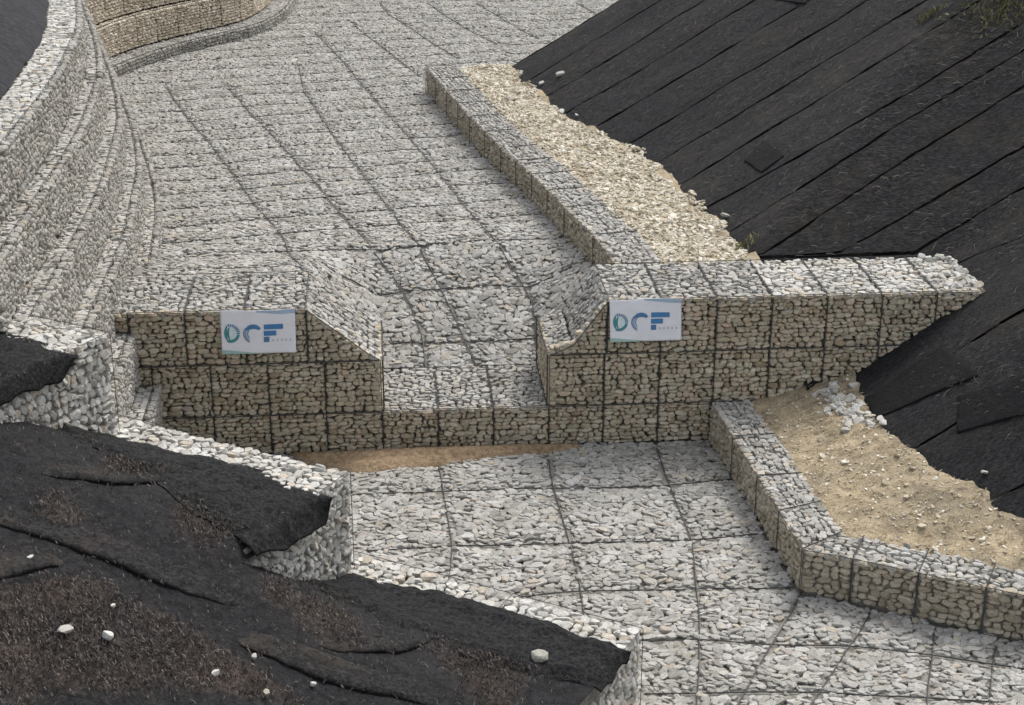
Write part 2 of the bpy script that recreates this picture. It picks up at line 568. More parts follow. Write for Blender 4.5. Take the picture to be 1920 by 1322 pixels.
# ------------------------------------------------------------------ upper bed
def zu(x, y):
    """level of the upper channel bed, with the chute that drops into the weir's notch"""
    x = np.asarray(x, float); y = np.asarray(y, float)
    z = ZU - 0.12 * smooth(6, 20, y) + 0.05 * fbm(x * 0.5, y * 0.35)
    lift = smooth(-0.6, -1.6, x) * smooth(5.2, 2.2, y)
    z = z + lift * 0.52
    dx = np.maximum(np.maximum(-x, x - 3.0), 0)
    drop = np.clip((5.4 - y) / 3.4, 0, 1) * np.clip(1 - dx / 1.1, 0, 1)
    return z - 1.42 * drop


def U0(pts, z=ZU): return [tuple(at(px, py, z)[:2]) for px, py in pts]


def densify(L, step=0.4):
    return resample(np.array(L), step)


def on_bed(px, py):
    P = CAM + ray(px, py) * np.arange(26, 75, 0.02)[:, None]
    return tuple(P[np.argmax(P[:, 2] < zu(P[:, 0], P[:, 1])), :2])


up_seams = [densify([on_bed(*p) for p in L]) for L in (
    [(310, 155), (330, 190), (366, 236), (400, 275), (440, 328), (480, 385), (505, 412), (530, 440), (556, 487), (574, 522)],
    [(430, 165), (460, 200), (500, 240), (550, 296), (600, 350), (650, 412), (700, 470), (735, 515), (760, 550), (778, 592), (790, 622), (795, 655), (797, 686)],
    [(560, 120), (570, 170), (595, 205), (620, 245), (660, 300), (700, 350), (735, 395), (760, 430), (800, 490), (830, 545), (856, 602), (880, 655), (893, 684)],
    [(590, 60), (640, 110), (690, 170), (730, 215), (770, 260), (805, 300), (840, 345), (880, 395), (920, 440), (952, 487), (980, 530), (1002, 574), (1006, 640), (1010, 684)],
    [(660, 40), (680, 60), (730, 97), (790, 143)],
    [(712, 5), (727, 25), (757, 43), (807, 77), (857, 108)],
    [(803, 5), (827, 23), (870, 50), (933, 83)],
    [(893, 5), (940, 33), (1010, 72)],
    [(1080, 3), (1113, 23), (1150, 45)])]
up_rows = []
yy = 2.7
while yy < 36:
    tl = 0.22 * float(smooth(2.5, 8, yy))
    xs = np.arange(-9.5, 15, 0.5)
    up_rows.append(np.stack([xs, yy + tl * (xs + 1) * np.where(xs > 4, 0.5, 1) + 0.14 * vnoise(xs * 0.6, yy * 3.1) + 0.10 * vnoise(xs * 1.7, yy)], 1))
    yy += random.uniform(1.15, 1.5)

kerb_front = np.array([(1.42, 19.7), (1.90, 16.6), (2.36, 13.7), (2.93, 10.6), (3.45, 8.26), (3.90, 5.69), (4.27, 3.8), (4.46, 2.03)])
bedU = empty('upstream_bed', (-1, 10, ZU)); tag(bedU, kind='structure')
tier2 = PATH2[(PATH2[:, 1] > 1.9)]
up_poly = [(-4.4, 2.0)] + [tuple(p) for p in tier2] + [(-3.0, 46), (18, 46), (18, 21.5), (3.9, 20.4), (2.4, 19.9), (1.42, 19.7)] + [tuple(p) for p in kerb_front[1:]] + [(4.3, 2.0)]
gx = np.arange(-9.5, 18.01, 0.25); gy = np.arange(2.0, 46.01, 0.25)
GX, GY = np.meshgrid(gx, gy)
Vb = np.stack([GX, GY, zu(GX, GY) - 0.065], -1).reshape(-1, 3)
Fb = grid_faces(len(gx), len(gy))
cen = Vb[Fb].mean(1)
keep = in_poly(cen[:, 0], cen[:, 1], [(-4.9, 1.9)] + [(p[0] - 0.5, p[1]) for p in tier2] + [(-3.4, 46), (18, 46), (18, 21), (3.4, 19.6)] + [(p[0] + 0.45, p[1]) for p in kerb_front[1:]] + [(4.9, 1.9)])
mesh_obj('bed_fill', Vb, Fb[keep], M_CORE, bedU)


def bed_stones(S, x0, x1, y0, y1, zf, mask, seams, rh, wmin, wmax, mat, ang=0.0, hz=0.06, seams2=None, sgap=0.038):
    q = pack(x1 - x0, y1 - y0, rh, wmin, wmax)
    x = x0 + q[:, 0] + RNG.normal(0, 0.02, len(q)); y = y0 + q[:, 1] + RNG.normal(0, 0.018, len(q))
    a, b = q[:, 2], q[:, 3]
    if ang:
        c = (x0 + x1) / 2, (y0 + y1) / 2
        x, y = c[0] + (x - c[0]) * math.cos(ang) - (y - c[1]) * math.sin(ang), c[1] + (x - c[0]) * math.sin(ang) + (y - c[1]) * math.cos(ang)
    k = mask(x, y)
    px, py, _ = px_of(np.stack([x, y, zf(x, y)], 1))
    k &= (px > -160) & (px < W + 160) & (py > -170) & (py < H + 120)
    x, y, a, b = x[k], y[k], a[k], b[k]
    d = seg_dist(x, y, seams) if seams else np.full(len(x), 9.0)
    k = d > sgap
    if seams2:
        d2 = seg_dist(x, y, seams2); k &= d2 > 0.033; d = np.minimum(d, d2 + 0.03)
    x, y, a, b, d = x[k], y[k], a[k], b[k], d[k]
    e = 0.02
    N = np.stack([-(zf(x + e, y) - zf(x - e, y)) / (2 * e), -(zf(x, y + e) - zf(x, y - e)) / (2 * e), np.ones(len(x))], 1)
    N /= np.linalg.norm(N, axis=1)[:, None]
    hz_ = hz * RNG.uniform(0.75, 1.3, len(x))
    z = zf(x, y) - 0.05 * np.exp(-(d / 0.20) ** 2) + RNG.normal(0, 0.008, len(x)) - hz_ * 0.45
    f = RNG.uniform(1.15, 1.55, (len(x), 2)); f[:, 1] /= N[:, 2]
    shrink = np.where(d < 0.10, 0.85, 1.0)
    S.field(np.stack([x, y, z], 1), N, np.stack([a * f[:, 0] * shrink, b * f[:, 1] * shrink, hz_], 1), mat, 0.5, 0.13)
    # smaller stones wedged lower between the others
    m = RNG.random(len(x)) < 0.5
    xs, ys = x[m] + RNG.uniform(-.1, .1, m.sum()), y[m] + RNG.uniform(-.08, .08, m.sum())
    kk = mask(xs, ys); xs, ys = xs[kk], ys[kk]
    if seams:
        kk = seg_dist(xs, ys, seams) > 0.04; xs, ys = xs[kk], ys[kk]
    r = RNG.uniform(0.03, 0.05, len(xs))
    S.field(np.stack([xs, ys, zf(xs, ys) - 0.035], 1), np.tile(Z_, (len(xs), 1)), np.stack([r * 1.3, r, r * 0.8], 1), mat, 1.5, 0.3, True)


S = Stones()
bed_stones(S, -9, 15, 2.02, 43, zu, lambda x, y: in_poly(x, y, up_poly), up_seams, 0.098, 0.07, 0.165, M_BED, hz=0.05, seams2=up_rows)
n_up = S.emit(bedU, lod=36.0)
for L in up_seams:
    L = np.array(L); wires(np.column_stack([L, zu(L[:, 0], L[:, 1]) - 0.03]), 'lacing_wire', bedU, 0.012)
for L in up_rows:
    m = in_poly(L[:, 0], L[:, 1], up_poly); L = L[m]
    if len(L) > 2 and L[0, 1] < 33:
        # a row may be broken by the kerb or the end of the bed
        cut = np.where(np.diff(L[:, 0]) > 0.6)[0]
        for seg in np.split(L, cut + 1):
            if len(seg) > 2:
                seg = resample(seg, 0.25)
                wires(np.column_stack([seg, zu(seg[:, 0], seg[:, 1]) - 0.03]), 'lacing_wire', bedU, 0.010)

# ------------------------------------------------------------------ lower bed
ds_seams_px = [
    [(820, 862), (825, 880), (835, 940), (842, 985), (848, 1020), (845, 1062), (838, 1100)],
    [(1026, 836), (1035, 900), (1048, 945), (1060, 985), (1075, 1040), (1086, 1085), (1095, 1150)],
    [(1232, 834), (1246, 880), (1262, 920), (1280, 965), (1298, 1010), (1304, 1075), (1312, 1160), (1311, 1250), (1306, 1330)],
    [(1497, 1118), (1480, 1150), (1462, 1180), (1440, 1215), (1420, 1250), (1400, 1290), (1375, 1330)],
    [(1632, 1145), (1610, 1185), (1590, 1210), (1566, 1250), (1540, 1290), (1515, 1330)],
    [(1752, 1178), (1748, 1230), (1740, 1290), (1738, 1330)],
    [(1868, 1205), (1862, 1240), (1857, 1290), (1855, 1330)],
    [(660, 926), (740, 922), (830, 919), (940, 914), (1040, 911), (1150, 908), (1255, 904), (1380, 894)],
    [(690, 1030), (770, 1026), (870, 1021), (970, 1019), (1070, 1014), (1180, 1010), (1300, 1008), (1420, 998)],
    [(960, 1118), (1080, 1104), (1190, 1102), (1310, 1098), (1400, 1098), (1490, 1096)],
    [(1190, 1200), (1312, 1196), (1440, 1204), (1590, 1206), (1745, 1222), (1862, 1240), (1930, 1250)],
    [(1210, 1296), (1310, 1296), (1400, 1294), (1540, 1296), (1740, 1306), (1860, 1312)]]
ds_seams = [densify([tuple(at(x, y, ZB)[:2]) for x, y in L], 0.3) for L in ds_seams_px]


def zd(x, y):
    return ZB + 0.05 * fbm(np.asarray(x) * 0.45, np.asarray(y) * 0.45 + 3)


dk_front = np.array([(5.97, -0.02), (6.08, -1.55), (6.17, -3.1), (6.31, -5.6), (6.98, -5.93), (8.68, -6.91), (10.4, -7.85), (12.2, -8.85)])
bank_d = np.array([-.847, .532]); bank_n = np.array([-.532, -.847]); bank_e = np.array([3.35, -8.73])
ds_poly = [(-4.05, 0.0), (5.97, 0.0)] + [tuple(p) for p in dk_front] + [(12.5, -13), (2.0, -13), tuple(bank_e + bank_n * 3.4), tuple(bank_e - bank_n * 0.02), tuple(bank_e + bank_d * 9 - bank_n * 0.02), (-4.05, -3.5)]
bedD = empty('downstream_bed', (2, -5, ZB)); tag(bedD, kind='structure')
gx = np.arange(-5, 14.01, 0.25); gy = np.arange(-14, 0.26, 0.25)
GX, GY = np.meshgrid(gx, gy)
mesh_obj('bed_fill', np.stack([GX, GY, zd(GX, GY) - 0.065], -1).reshape(-1, 3), grid_faces(len(gx), len(gy)), M_CORE, bedD)
S = Stones()
bed_stones(S, -4.4, 12.4, -13, 0.3, zd, lambda x, y: in_poly(x, y, ds_poly), ds_seams, 0.098, 0.07, 0.17, M_BED, 0.03, 0.05)
S.emit(bedD)
for L in ds_seams:
    wires(np.column_stack([L, zd(L[:, 0], L[:, 1]) - 0.035]), 'lacing_wire', bedD, 0.010)

# ------------------------------------------------------------------ terraced wall on the left bank
terr = empty('terraced_gabion_wall', (-5.0, 0, ZB))
tag(terr, 'tall stepped gabion wall curving up the left bank to a tan bay', 'gabion wall')
S = Stones()
ZT = {1: -1.35, 2: -0.35, 3: 0.65, 4: 1.65, 5: 2.65, 6: 3.65}
for n in range(1, 7):
    dn = np.full(len(PATH2), 0.32 * (n - 2))
    if n > 2: dn[I_CORNER + 1:] += 0.42; dn[I_CORNER] += 0.25
    path = offset_path(PATH2, dn)
    if n == 1:
        path = np.array([(-4.0, -5.2), (-4.0, 0.0)])
    zt = ZT[n]; zb = ZB if n == 1 else (zt - 1.0)
    if n == 2: zb = zt - 1.0
    topw0 = 0.29 if n < 6 else 0.62
    icorner = I_CORNER
    # core of the tier
    inner = offset_path(path, 0.07); outer = offset_path(path, 1.0)
    V, F = vprism([tuple(p) for p in inner] + [tuple(p) for p in outer[::-1]], zb, zt - 0.07)
    tier = mesh_obj('tier', V, F, M_CORE, terr)
    tag(tier, 'course %s of the stepped wall' % ['', 'lowest', 'second', 'third', 'fourth', 'fifth', 'topmost'][n])
    # split the path at its sharp corner so that panels stay straight
    pieces = [(path, False)] if n == 1 else [(path[:icorner + 1], False), (path[icorner:], True)]
    for pc, bay in pieces:
        P = resample(pc, 1.0)
        for a, b in zip(P[:-1], P[1:]):
            L = np.linalg.norm(b - a); t = (b - a) / L
            U = -np.array([t[0], t[1], 0]); V_ = Z_; Nn = np.cross(U, V_)      # faces the channel
            org = np.array([b[0], b[1], zb])
            mid = np.array([(a[0] + b[0]) / 2, (a[1] + b[1]) / 2, zt])
            px, py, dz = px_of(mid)
            if not (-120 < px < W + 100 and -140 < py < H + 100): continue
            up_hidden = n == 2 and a[1] > 2.0
            lo = max(zb, ZU - 0.2) if up_hidden else zb
            org[2] = lo
            topw = 0.72 if (bay and n == 2) else topw0
            mat = M_TAN if (bay and n > 2) else M_TERR
            S.panel(org, U, V_, L, zt - lo, mat, rh=0.098, wmin=0.07, wmax=0.15, spin=0.35 if not bay else 0.12, jit=0.02 if not bay else 0.012, depth=0.07, proud=0.018)
            # strip of the course's top that shows in front of the next course
            S.panel(np.array([b[0], b[1], zt]), np.array([-t[1], t[0], 0]), U, topw, L, M_WHITE if n == 6 else (M_TAN if bay and n > 2 else M_PALE), rh=0.085 if n < 6 else 0.11, wmin=0.09, wmax=0.2, edge=0.004, spin=0.3, depth=0.06, proud=0.008)
            if dz < 62:
                V, F = frame_wires(org, U, V_, L, zt - lo, out=0.012, r=0.008 if not bay else 0.012)
                mesh_obj('wire_frame', V, F, M_WIRE, tier)
S.emit(terr, lod=36.0)

# ------------------------------------------------------------------ the weir
weir = empty('gabion_weir', (1.5, 1.0, ZB))
tag(weir, 'long gabion check dam with a trapezoid notch across the channel', 'weir')
front = [(-3.93, ZB - 0.3), (-3.93, -1.35), (-4.30, -1.35), (-4.30, -0.35), (-4.60, -0.35), (-4.60, -0.07), (-1.28, -0.07), (-0.24, -0.92), (-0.07, -1.07), (-0.07, -2.07), (3.07, -2.07), (3.07, -1.07), (3.46, -0.88), (4.07, -0.07), (10.95, -0.07), (10.95, ZB - 0.3)]
V, F = prism(front, 0.07, 1.93)
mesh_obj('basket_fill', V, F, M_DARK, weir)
S = Stones()
FR = dict(rh=0.082, wmin=0.08, wmax=0.195, edge=0.007)


def weir_panel(x0, x1, z0, z1, mask=None, outline=None):
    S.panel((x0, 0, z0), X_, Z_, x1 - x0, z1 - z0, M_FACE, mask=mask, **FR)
    if outline is None:
        V, F = frame_wires((x0, 0, z0), X_, Z_, x1 - x0, z1 - z0, out=0.03, r=0.0055, inset=0.006)
    else:
        pts = [np.array((x, -0.035, z)) for x, z in outline]
        V, F = join([tube([pts[i], pts[(i + 1) % len(pts)]], 0.009, 4) for i in range(len(pts))])
    mesh_obj('wire_frame', V, F, M_WIRE, weir)


for a, b in zip((-4.35, -3.38, -2.35), (-3.38, -2.35, -1.28)): weir_panel(a, b, -1, 0)
weir_panel(-4.65, -4.35, -0.36, 0)
for a, b in ((-4.35, -4.02), (-4.02, -3.0)): weir_panel(a, b, -2 if a > -4.1 else -1.36, -1)
for a in (-3, -2, -1): weir_panel(a, a + 1, -2, -1)
for a in range(-4, 8): weir_panel(a, a + 1, ZB - 0.03, -2)
for a in range(3, 10): weir_panel(a, a + 1, -2, -1)
for a in range(5, 10): weir_panel(a, a + 1, -1, 0)
weir_panel(10, 10.9, -1, 0)
weir_panel(4.04, 5, -1, 0)
# the two cut corners beside the notch
weir_panel(-1.28, 0, -1, 0, mask=lambda u, v: v < 0.95 - 0.80 * (u - 0.02), outline=[(-1.27, -0.99), (-1.27, -0.01), (-0.22, -0.86), (-0.02, -0.99)])
weir_panel(3.0, 4.04, -1, 0, mask=lambda u, v: (v < 0.10 + 0.42 * u) & (u < 0.45) | (u >= 0.45) & (v < 0.18 + 1.38 * (u - 0.43)), outline=[(3.02, -0.99), (4.03, -0.99), (4.03, -0.01), (3.43, -0.82)])
TP = dict(rh=0.105, wmin=0.085, wmax=0.18, edge=0.012, spin=0.45, depth=0.07, proud=0.03, jit=0.02)


def top_panel(org, U, V_, Lu, Lv, mat=M_BED, wire=True):
    S.panel(org, U, V_, Lu, Lv, mat, **TP)
    if wire:
        V, F = frame_wires(org, U, V_, Lu, Lv, out=0.012, r=0.007)
        mesh_obj('wire_frame', V, F, M_WIRE, weir)


for a, b in zip((-4.65, -3.38, -2.35), (-3.38, -2.35, -1.28)): top_panel((a, 0, 0), X_, Y_, b - a, 2.0)
for a, b in [(4.05, 5)] + [(k, k + 1) for k in range(5, 10)] + [(10, 10.9)]: top_panel((a, 0, 0), X_, Y_, b - a, 2.0, M_WHITE if a > 6 else M_BED)
for k in range(3): top_panel((k, 0, -2), X_, Y_, 1, 2.0)
sl = np.array([1.06, 0, -0.86]); l1 = np.linalg.norm(sl)
top_panel((-1.28, 0, 0), sl / l1, Y_, l1, 2.0, wire=False)
S.panel((-0.22, 0, -0.86), np.array([.84, 0, -.54]), Y_, 0.27, 2.0, M_BED, **TP)
sl = np.array([0.61, 0, 0.82]); l1 = np.linalg.norm(sl)
top_panel((3.43, 0, -0.82), sl / l1, Y_, l1, 2.0, wire=False)
S.panel((3.0, 0, -1.0), np.array([.92, 0, .39]), Y_, 0.46, 2.0, M_BED, **TP)
# sides of the notch
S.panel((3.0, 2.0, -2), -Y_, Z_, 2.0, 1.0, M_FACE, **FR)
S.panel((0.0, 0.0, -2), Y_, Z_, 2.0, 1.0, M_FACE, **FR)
V, F = frame_wires((3.0, 2.0, -2), -Y_, Z_, 2, 1, out=0.03, r=0.013); mesh_obj('wire_frame', V, F, M_WIRE, weir)
V, F = frame_wires((0.0, 0.0, -2), Y_, Z_, 2, 1, out=0.03, r=0.013); mesh_obj('wire_frame', V, F, M_WIRE, weir)
S.emit(weir)


# ------------------------------------------------------------------ kerbs
def kerb(name, label, fr, width, zb, zt, cuts, mat_face, mat_top, side):
    """a row of low gabions; fr runs along the face that looks at the channel, the body lies on its `side`"""
    root = empty(name, (fr[0][0], fr[0][1], zb)); tag(root, label, 'gabion kerb')
    S = Stones()
    def off(d):
        return offset_path(fr, d * side)
    ins, outs = off(0.06), off(width - 0.06)
    V, F = vprism([tuple(p) for p in ins] + [tuple(p) for p in outs[::-1]], zb - 0.3, zt - 0.06)
    if side < 0: F = [f[::-1] for f in F]
    mesh_obj('basket_fill', V, F, M_CORE, root)
    full = off(width)
    for i in range(len(fr) - 1):
        a, b = fr[i], fr[i + 1]; c, d = full[i], full[i + 1]
        n = cuts[i]
        for k in range(n):
            p, q = a + (b - a) * k / n, a + (b - a) * (k + 1) / n
            r, s = c + (d - c) * k / n, c + (d - c) * (k + 1) / n
            L = np.linalg.norm(q - p); t = (q - p) / L; t3 = np.array([t[0], t[1], 0])
            U = t3 if side > 0 else t3
            # face: U x Z points to the channel
            Nn = np.cross(U, Z_)
            want = -np.array([-t[1], t[0], 0]) * side
            org = np.array([p[0], p[1], zb])
            if Nn @ want < 0: U = -U; org = np.array([q[0], q[1], zb])
            S.panel(org, U, Z_, L, zt - zb, mat_face, rh=0.095, wmin=0.085, wmax=0.20)
            V, F = frame_wires(org, U, Z_, L, zt - zb, out=0.024, r=0.0055, inset=0.006)
            mesh_obj('wire_frame', V, F, M_WIRE, root)
            # top: quad p q s r, packed in a rectangle that covers it
            inw = np.array([-t[1], t[0], 0]) * side
            quad = [tuple(p), tuple(q), tuple(s), tuple(r)]
            o3 = np.array([p[0], p[1], zt]) - t3 * 0.6
            Uu, Vv = t3, inw
            if np.cross(Uu, Vv)[2] < 0:
                Uu = -t3; o3 = np.array([q[0], q[1], zt]) + t3 * 0.6
            msk = lambda u, v, o3=o3, Uu=Uu, Vv=Vv, quad=quad: in_poly(o3[0] + Uu[0] * u + Vv[0] * v, o3[1] + Uu[1] * u + Vv[1] * v, quad)
            S.panel(o3, Uu, Vv, L + 1.2, width + 0.1, mat_top, mask=msk, **TP)
            wires([np.array([q[0], q[1], zt + 0.015]), np.array([s[0], s[1], zt + 0.015])], 'lacing_wire', root, 0.010)
    return root, S


kU, S = kerb('gabion_kerb', 'low straight gabion kerb beside the tan rubble strip above the weir', kerb_front[::-1], 0.88, ZU - 0.2, 0.0, [1, 1, 2, 2, 2, 2, 2], M_KERB, M_BED, -1)
# its far end
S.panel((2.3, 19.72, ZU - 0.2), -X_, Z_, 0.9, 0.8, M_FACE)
S.emit(kU, lod=38)
kD, S = kerb('gabion_kerb', 'bent gabion kerb beside the sandy soil below the weir', dk_front, 0.74, ZB - 0.03, -2.0, [1, 1, 2, 1, 2, 2, 2], M_KERB, M_BED, 1)
S.emit(kD)

# ------------------------------------------------------------------ near stepped wall (left foreground)
def ST(s, t, z): p = bank_e + bank_d * s + bank_n * t; return np.array([p[0], p[1], z])
D3 = np.array([*bank_d, 0]); N3 = np.array([*bank_n, 0])


RAMP = lambda s: -1.42 + 0.335 * s
BENCH = (-1.35, 0.08, 1.60)
S_CUT = (4.21, 7.89)


def zbank(s, t, b):
    """level of the near bank behind bench b; the benches run together away from the wall"""
    w = smooth(0.55, 3.5, t) if b < 2 else smooth(3.6, 7.0, t)
    return (1 - w) * BENCH[b] + w * (RAMP(s) + 0.02 * t) + 0.10 * w * fbm(s * 0.7, t * 0.7) + 0.035 * fbm(s * 2.1 + 5, t * 2.1)


M_LAP = fabric_mat('dark_lap', (0.007, 0.007, 0.008), (0.042, 0.041, 0.042), (0.06, 0.05, 0.042), 0.5, 0.75, (1, 1, 1), 0.12)
near = empty('stepped_gabion_wall', ST(4, 0.5, ZB))
tag(near, 'pale stepped gabion wing wall in the foreground half covered by black net', 'gabion wall')
S = Stones()
for b, (s0, s1, t0, zt, zb, tw, te) in enumerate(((0.0, 4.6, 0.0, -1.35, ZB - 0.1, 0.62, 3.4), (4.21, 8.3, 0.40, 0.15, -1.6, 0.80, 3.05), (7.89, 11.6, 0.80, 1.65, -0.05, 0.85, 4.2))):
    quad = [ST(s0 + 0.06, t0 + 0.06, 0), ST(s1, t0 + 0.06, 0), ST(s1, te - 0.35, 0), ST(s0 + 0.06, te - 0.35, 0)]
    V, F = vprism([q[:2] for q in quad], zb - 0.2, zt - 0.12)
    blk = mesh_obj('basket_fill', V, F, M_CORE, near)
    # top strip, back face (towards the channel), end face (towards the lower right)
    L = s1 - s0
    S.panel(ST(s0, t0, zt), D3, N3, L, tw, M_WHITE, rh=0.115, wmin=0.09, wmax=0.19, spin=0.35, depth=0.07, proud=0.03, jit=0.02, edge=0.01)
    S.panel(ST(s0, t0, zb), D3, Z_, L, zt - zb, M_TERR, rh=0.13, wmin=0.11, wmax=0.25)
    if b == 2: cutz = lambda u: np.full_like(u, 9.0)
    S.panel(ST(s0, te, zb), -N3, Z_, te - t0, zt - zb, M_WHITE, rh=0.115, wmin=0.08, wmax=0.165, spin=0.4, jit=0.025, mask=lambda u, v, te=te, zt=zt, zb=zb, t0=t0: (v + zb < zt - 0.32 * smooth(0.45, 0.9, te - u - t0)))
    for (pa, pb_) in ((ST(s0, t0, zt + .02), ST(s1, t0, zt + .02)), (ST(s0, t0 - .02, zt), ST(s0, t0 - .02, zb)), (ST(s0, t0, zt + .02), ST(s0, t0 + tw, zt + .02)), (ST(s0 + 1.9, t0, zt + .03), ST(s0 + 1.9, t0 + tw, zt + .03))):
        wires([pa, pb_], 'lacing_wire', near, 0.005)
S.emit(near)

# bank behind it: fibre mat with overlapping edges
mat_edges_px = [[(-60, 965), (0, 985), (80, 1012), (160, 1040), (240, 1068), (300, 1095), (355, 1117), (420, 1134), (470, 1138)],
                [(430, 1200), (480, 1222), (540, 1250), (600, 1275), (660, 1292), (740, 1306), (830, 1330)],
                [(70, 888), (120, 895), (170, 902), (230, 908), (290, 905), (340, 885)],
                [(580, 1205), (640, 1222), (740, 1224), (800, 1205), (830, 1180)],
                [(-40, 1100), (30, 1082), (90, 1066), (130, 1062)]]


def bank_level(xy):
    rr = xy - bank_e; s, t = rr @ bank_d, rr @ bank_n
    return np.where(s < S_CUT[0], zbank(s, t, 0), np.where(s < S_CUT[1], zbank(s, t, 1), zbank(s, t, 2)))


def on_bank(px, py):
    """march a pixel's ray down to the merged bank surface"""
    P = CAM + ray(px, py) * np.arange(17, 40, 0.01)[:, None]
    return P[np.argmax(P[:, 2] < bank_level(P[:, :2]))]


mat_edges = [np.array([on_bank(*p)[:2] for p in L]) for L in mat_edges_px]


brown_poly = [on_bank(*p)[:2] for p in [(-80, 1075), (20, 1085), (130, 1064), (215, 1095), (290, 1135), (390, 1185), (470, 1232), (560, 1290), (640, 1345), (-80, 1345)]]
brown_spots = [(on_bank(*p)[:2], q) for p, q in (((385, 985), 0.55), ((610, 1165), 0.65), ((255, 880), 0.45), ((900, 1250), 0.8), ((130, 960), 0.4), ((520, 1115), 0.4))]


def brown_at(x, y):
    """where the brown fibre lies open instead of under black netting"""
    wx = x + 0.35 * fbm(x * 1.4, y * 1.4); wy = y + 0.35 * fbm(x * 1.4 + 30, y * 1.4)
    b = in_poly(wx, wy, brown_poly).astype(float)
    d = seg_dist(wx, wy, [np.array(brown_poly + brown_poly[:1])])
    b = np.where(b > 0, smooth(0, 0.35, d), 0.0)
    for c, q in brown_spots:
        b = np.maximum(b, 0.8 * smooth(q, q * 0.3, np.hypot(wx - c[0], (wy - c[1]) * 0.8)))
    return b


bank = empty('near_bank', ST(6, 5, -1)); tag(bank, kind='structure')
for b, (s0, s1) in enumerate(((-0.0, 4.21), (4.21, 7.89), (7.89, 16.0))):
    ss = np.arange(s0, s1 + 0.001, 0.05); ts = np.concatenate([np.arange(0.55 + 0.4 * b, 7.5, 0.05), np.arange(7.5, 20, 0.5)])
    if ss[-1] < s1: ss = np.append(ss, s1)
    SS, TT = np.meshgrid(ss, ts)
    xy = bank_e + SS[..., None] * bank_d + TT[..., None] * bank_n
    z = zbank(SS, TT, b) + 0.03 * smooth(3.2, 4.5, TT)  + 0.028 * fbm(SS * 5, TT * 5) + 0.012 * vnoise(SS * 10, TT * 10)
    if b: z = z - 0.16 * smooth(s0 + 0.35, s0, SS) * (1 - smooth(3.1, 3.6, TT))
    V = np.concatenate([xy, z[..., None]], -1).reshape(-1, 3)
    F = grid_faces(len(ss), len(ts))[:, ::-1]
    fm = mesh_obj('fibre_mat', V, F, M_MULCH, bank, smoothed=True)
    fm.data.attributes.new('tone', 'FLOAT', 'POINT').data.foreach_set('value', brown_at(V[:, 0], V[:, 1]).astype(np.float32))
# laps: the lower edge of one sheet lies free on top of the next
for L in mat_edges:
    L = resample(L, 0.08)
    T = np.gradient(L, axis=0); T /= np.linalg.norm(T, axis=1)[:, None]
    up = np.stack([-T[:, 1], T[:, 0]], 1)
    n = len(L); q = np.linspace(0, 1, n); amp = np.clip(np.sin(np.pi * q), 0, 1) ** 0.6
    prof = [(-0.02, 0.0), (-0.035, 0.35), (-0.02, 0.75), (0.02, 1.0), (0.07, 0.92), (0.14, 0.6), (0.24, 0.3), (0.34, 0.05), (0.42, -0.5)]
    V = []
    for off, hgt in prof:
        c = L + up * (off * (0.6 + 0.6 * amp) + 0.03 * fbm(q * 9, q * 0 + off * 2))[:, None]
        rr = c - bank_e; s_, t_ = rr @ bank_d, rr @ bank_n
        b_ = np.where(s_ < S_CUT[0], 0, np.where(s_ < S_CUT[1], 1, 2))
        z = np.where(b_ == 0, zbank(s_, t_, 0), np.where(b_ == 1, zbank(s_, t_, 1), zbank(s_, t_, 2)))
        V.append(np.column_stack([c, z + 0.03 * smooth(3.2, 4.5, t_) + 0.012 + 0.065 * hgt * amp - 0.03 * (1 - amp)]))
    V = np.concatenate(V)
    F = grid_faces(n, len(prof))
    if np.cross(V[F[0][1]] - V[F[0][0]], V[F[0][3]] - V[F[0][0]])[2] < 0: F = F[:, ::-1]
    mesh_obj('mat_lap', V, F, M_LAP, bank, smoothed=True)
# shoulder of the bank beyond the end of the wall
ss = np.arange(-8, 0.11, 0.2); ts = np.arange(3.3, 20, 0.3)
SS, TT = np.meshgrid(ss, ts)
xy = bank_e + SS[..., None] * bank_d + TT[..., None] * bank_n
z = np.maximum(zbank(SS, TT, 0), ZB - 0.2) + (ZB - 0.3 - zbank(SS, TT, 0)) * (1 - smooth(3.3, 5.0, TT)) * smooth(0.0, -0.6, SS)
mesh_obj('bank_shoulder', np.concatenate([xy, z[..., None]], -1).reshape(-1, 3), grid_faces(len(ss), len(ts))[:, ::-1], M_MULCH, bank, smoothed=True)


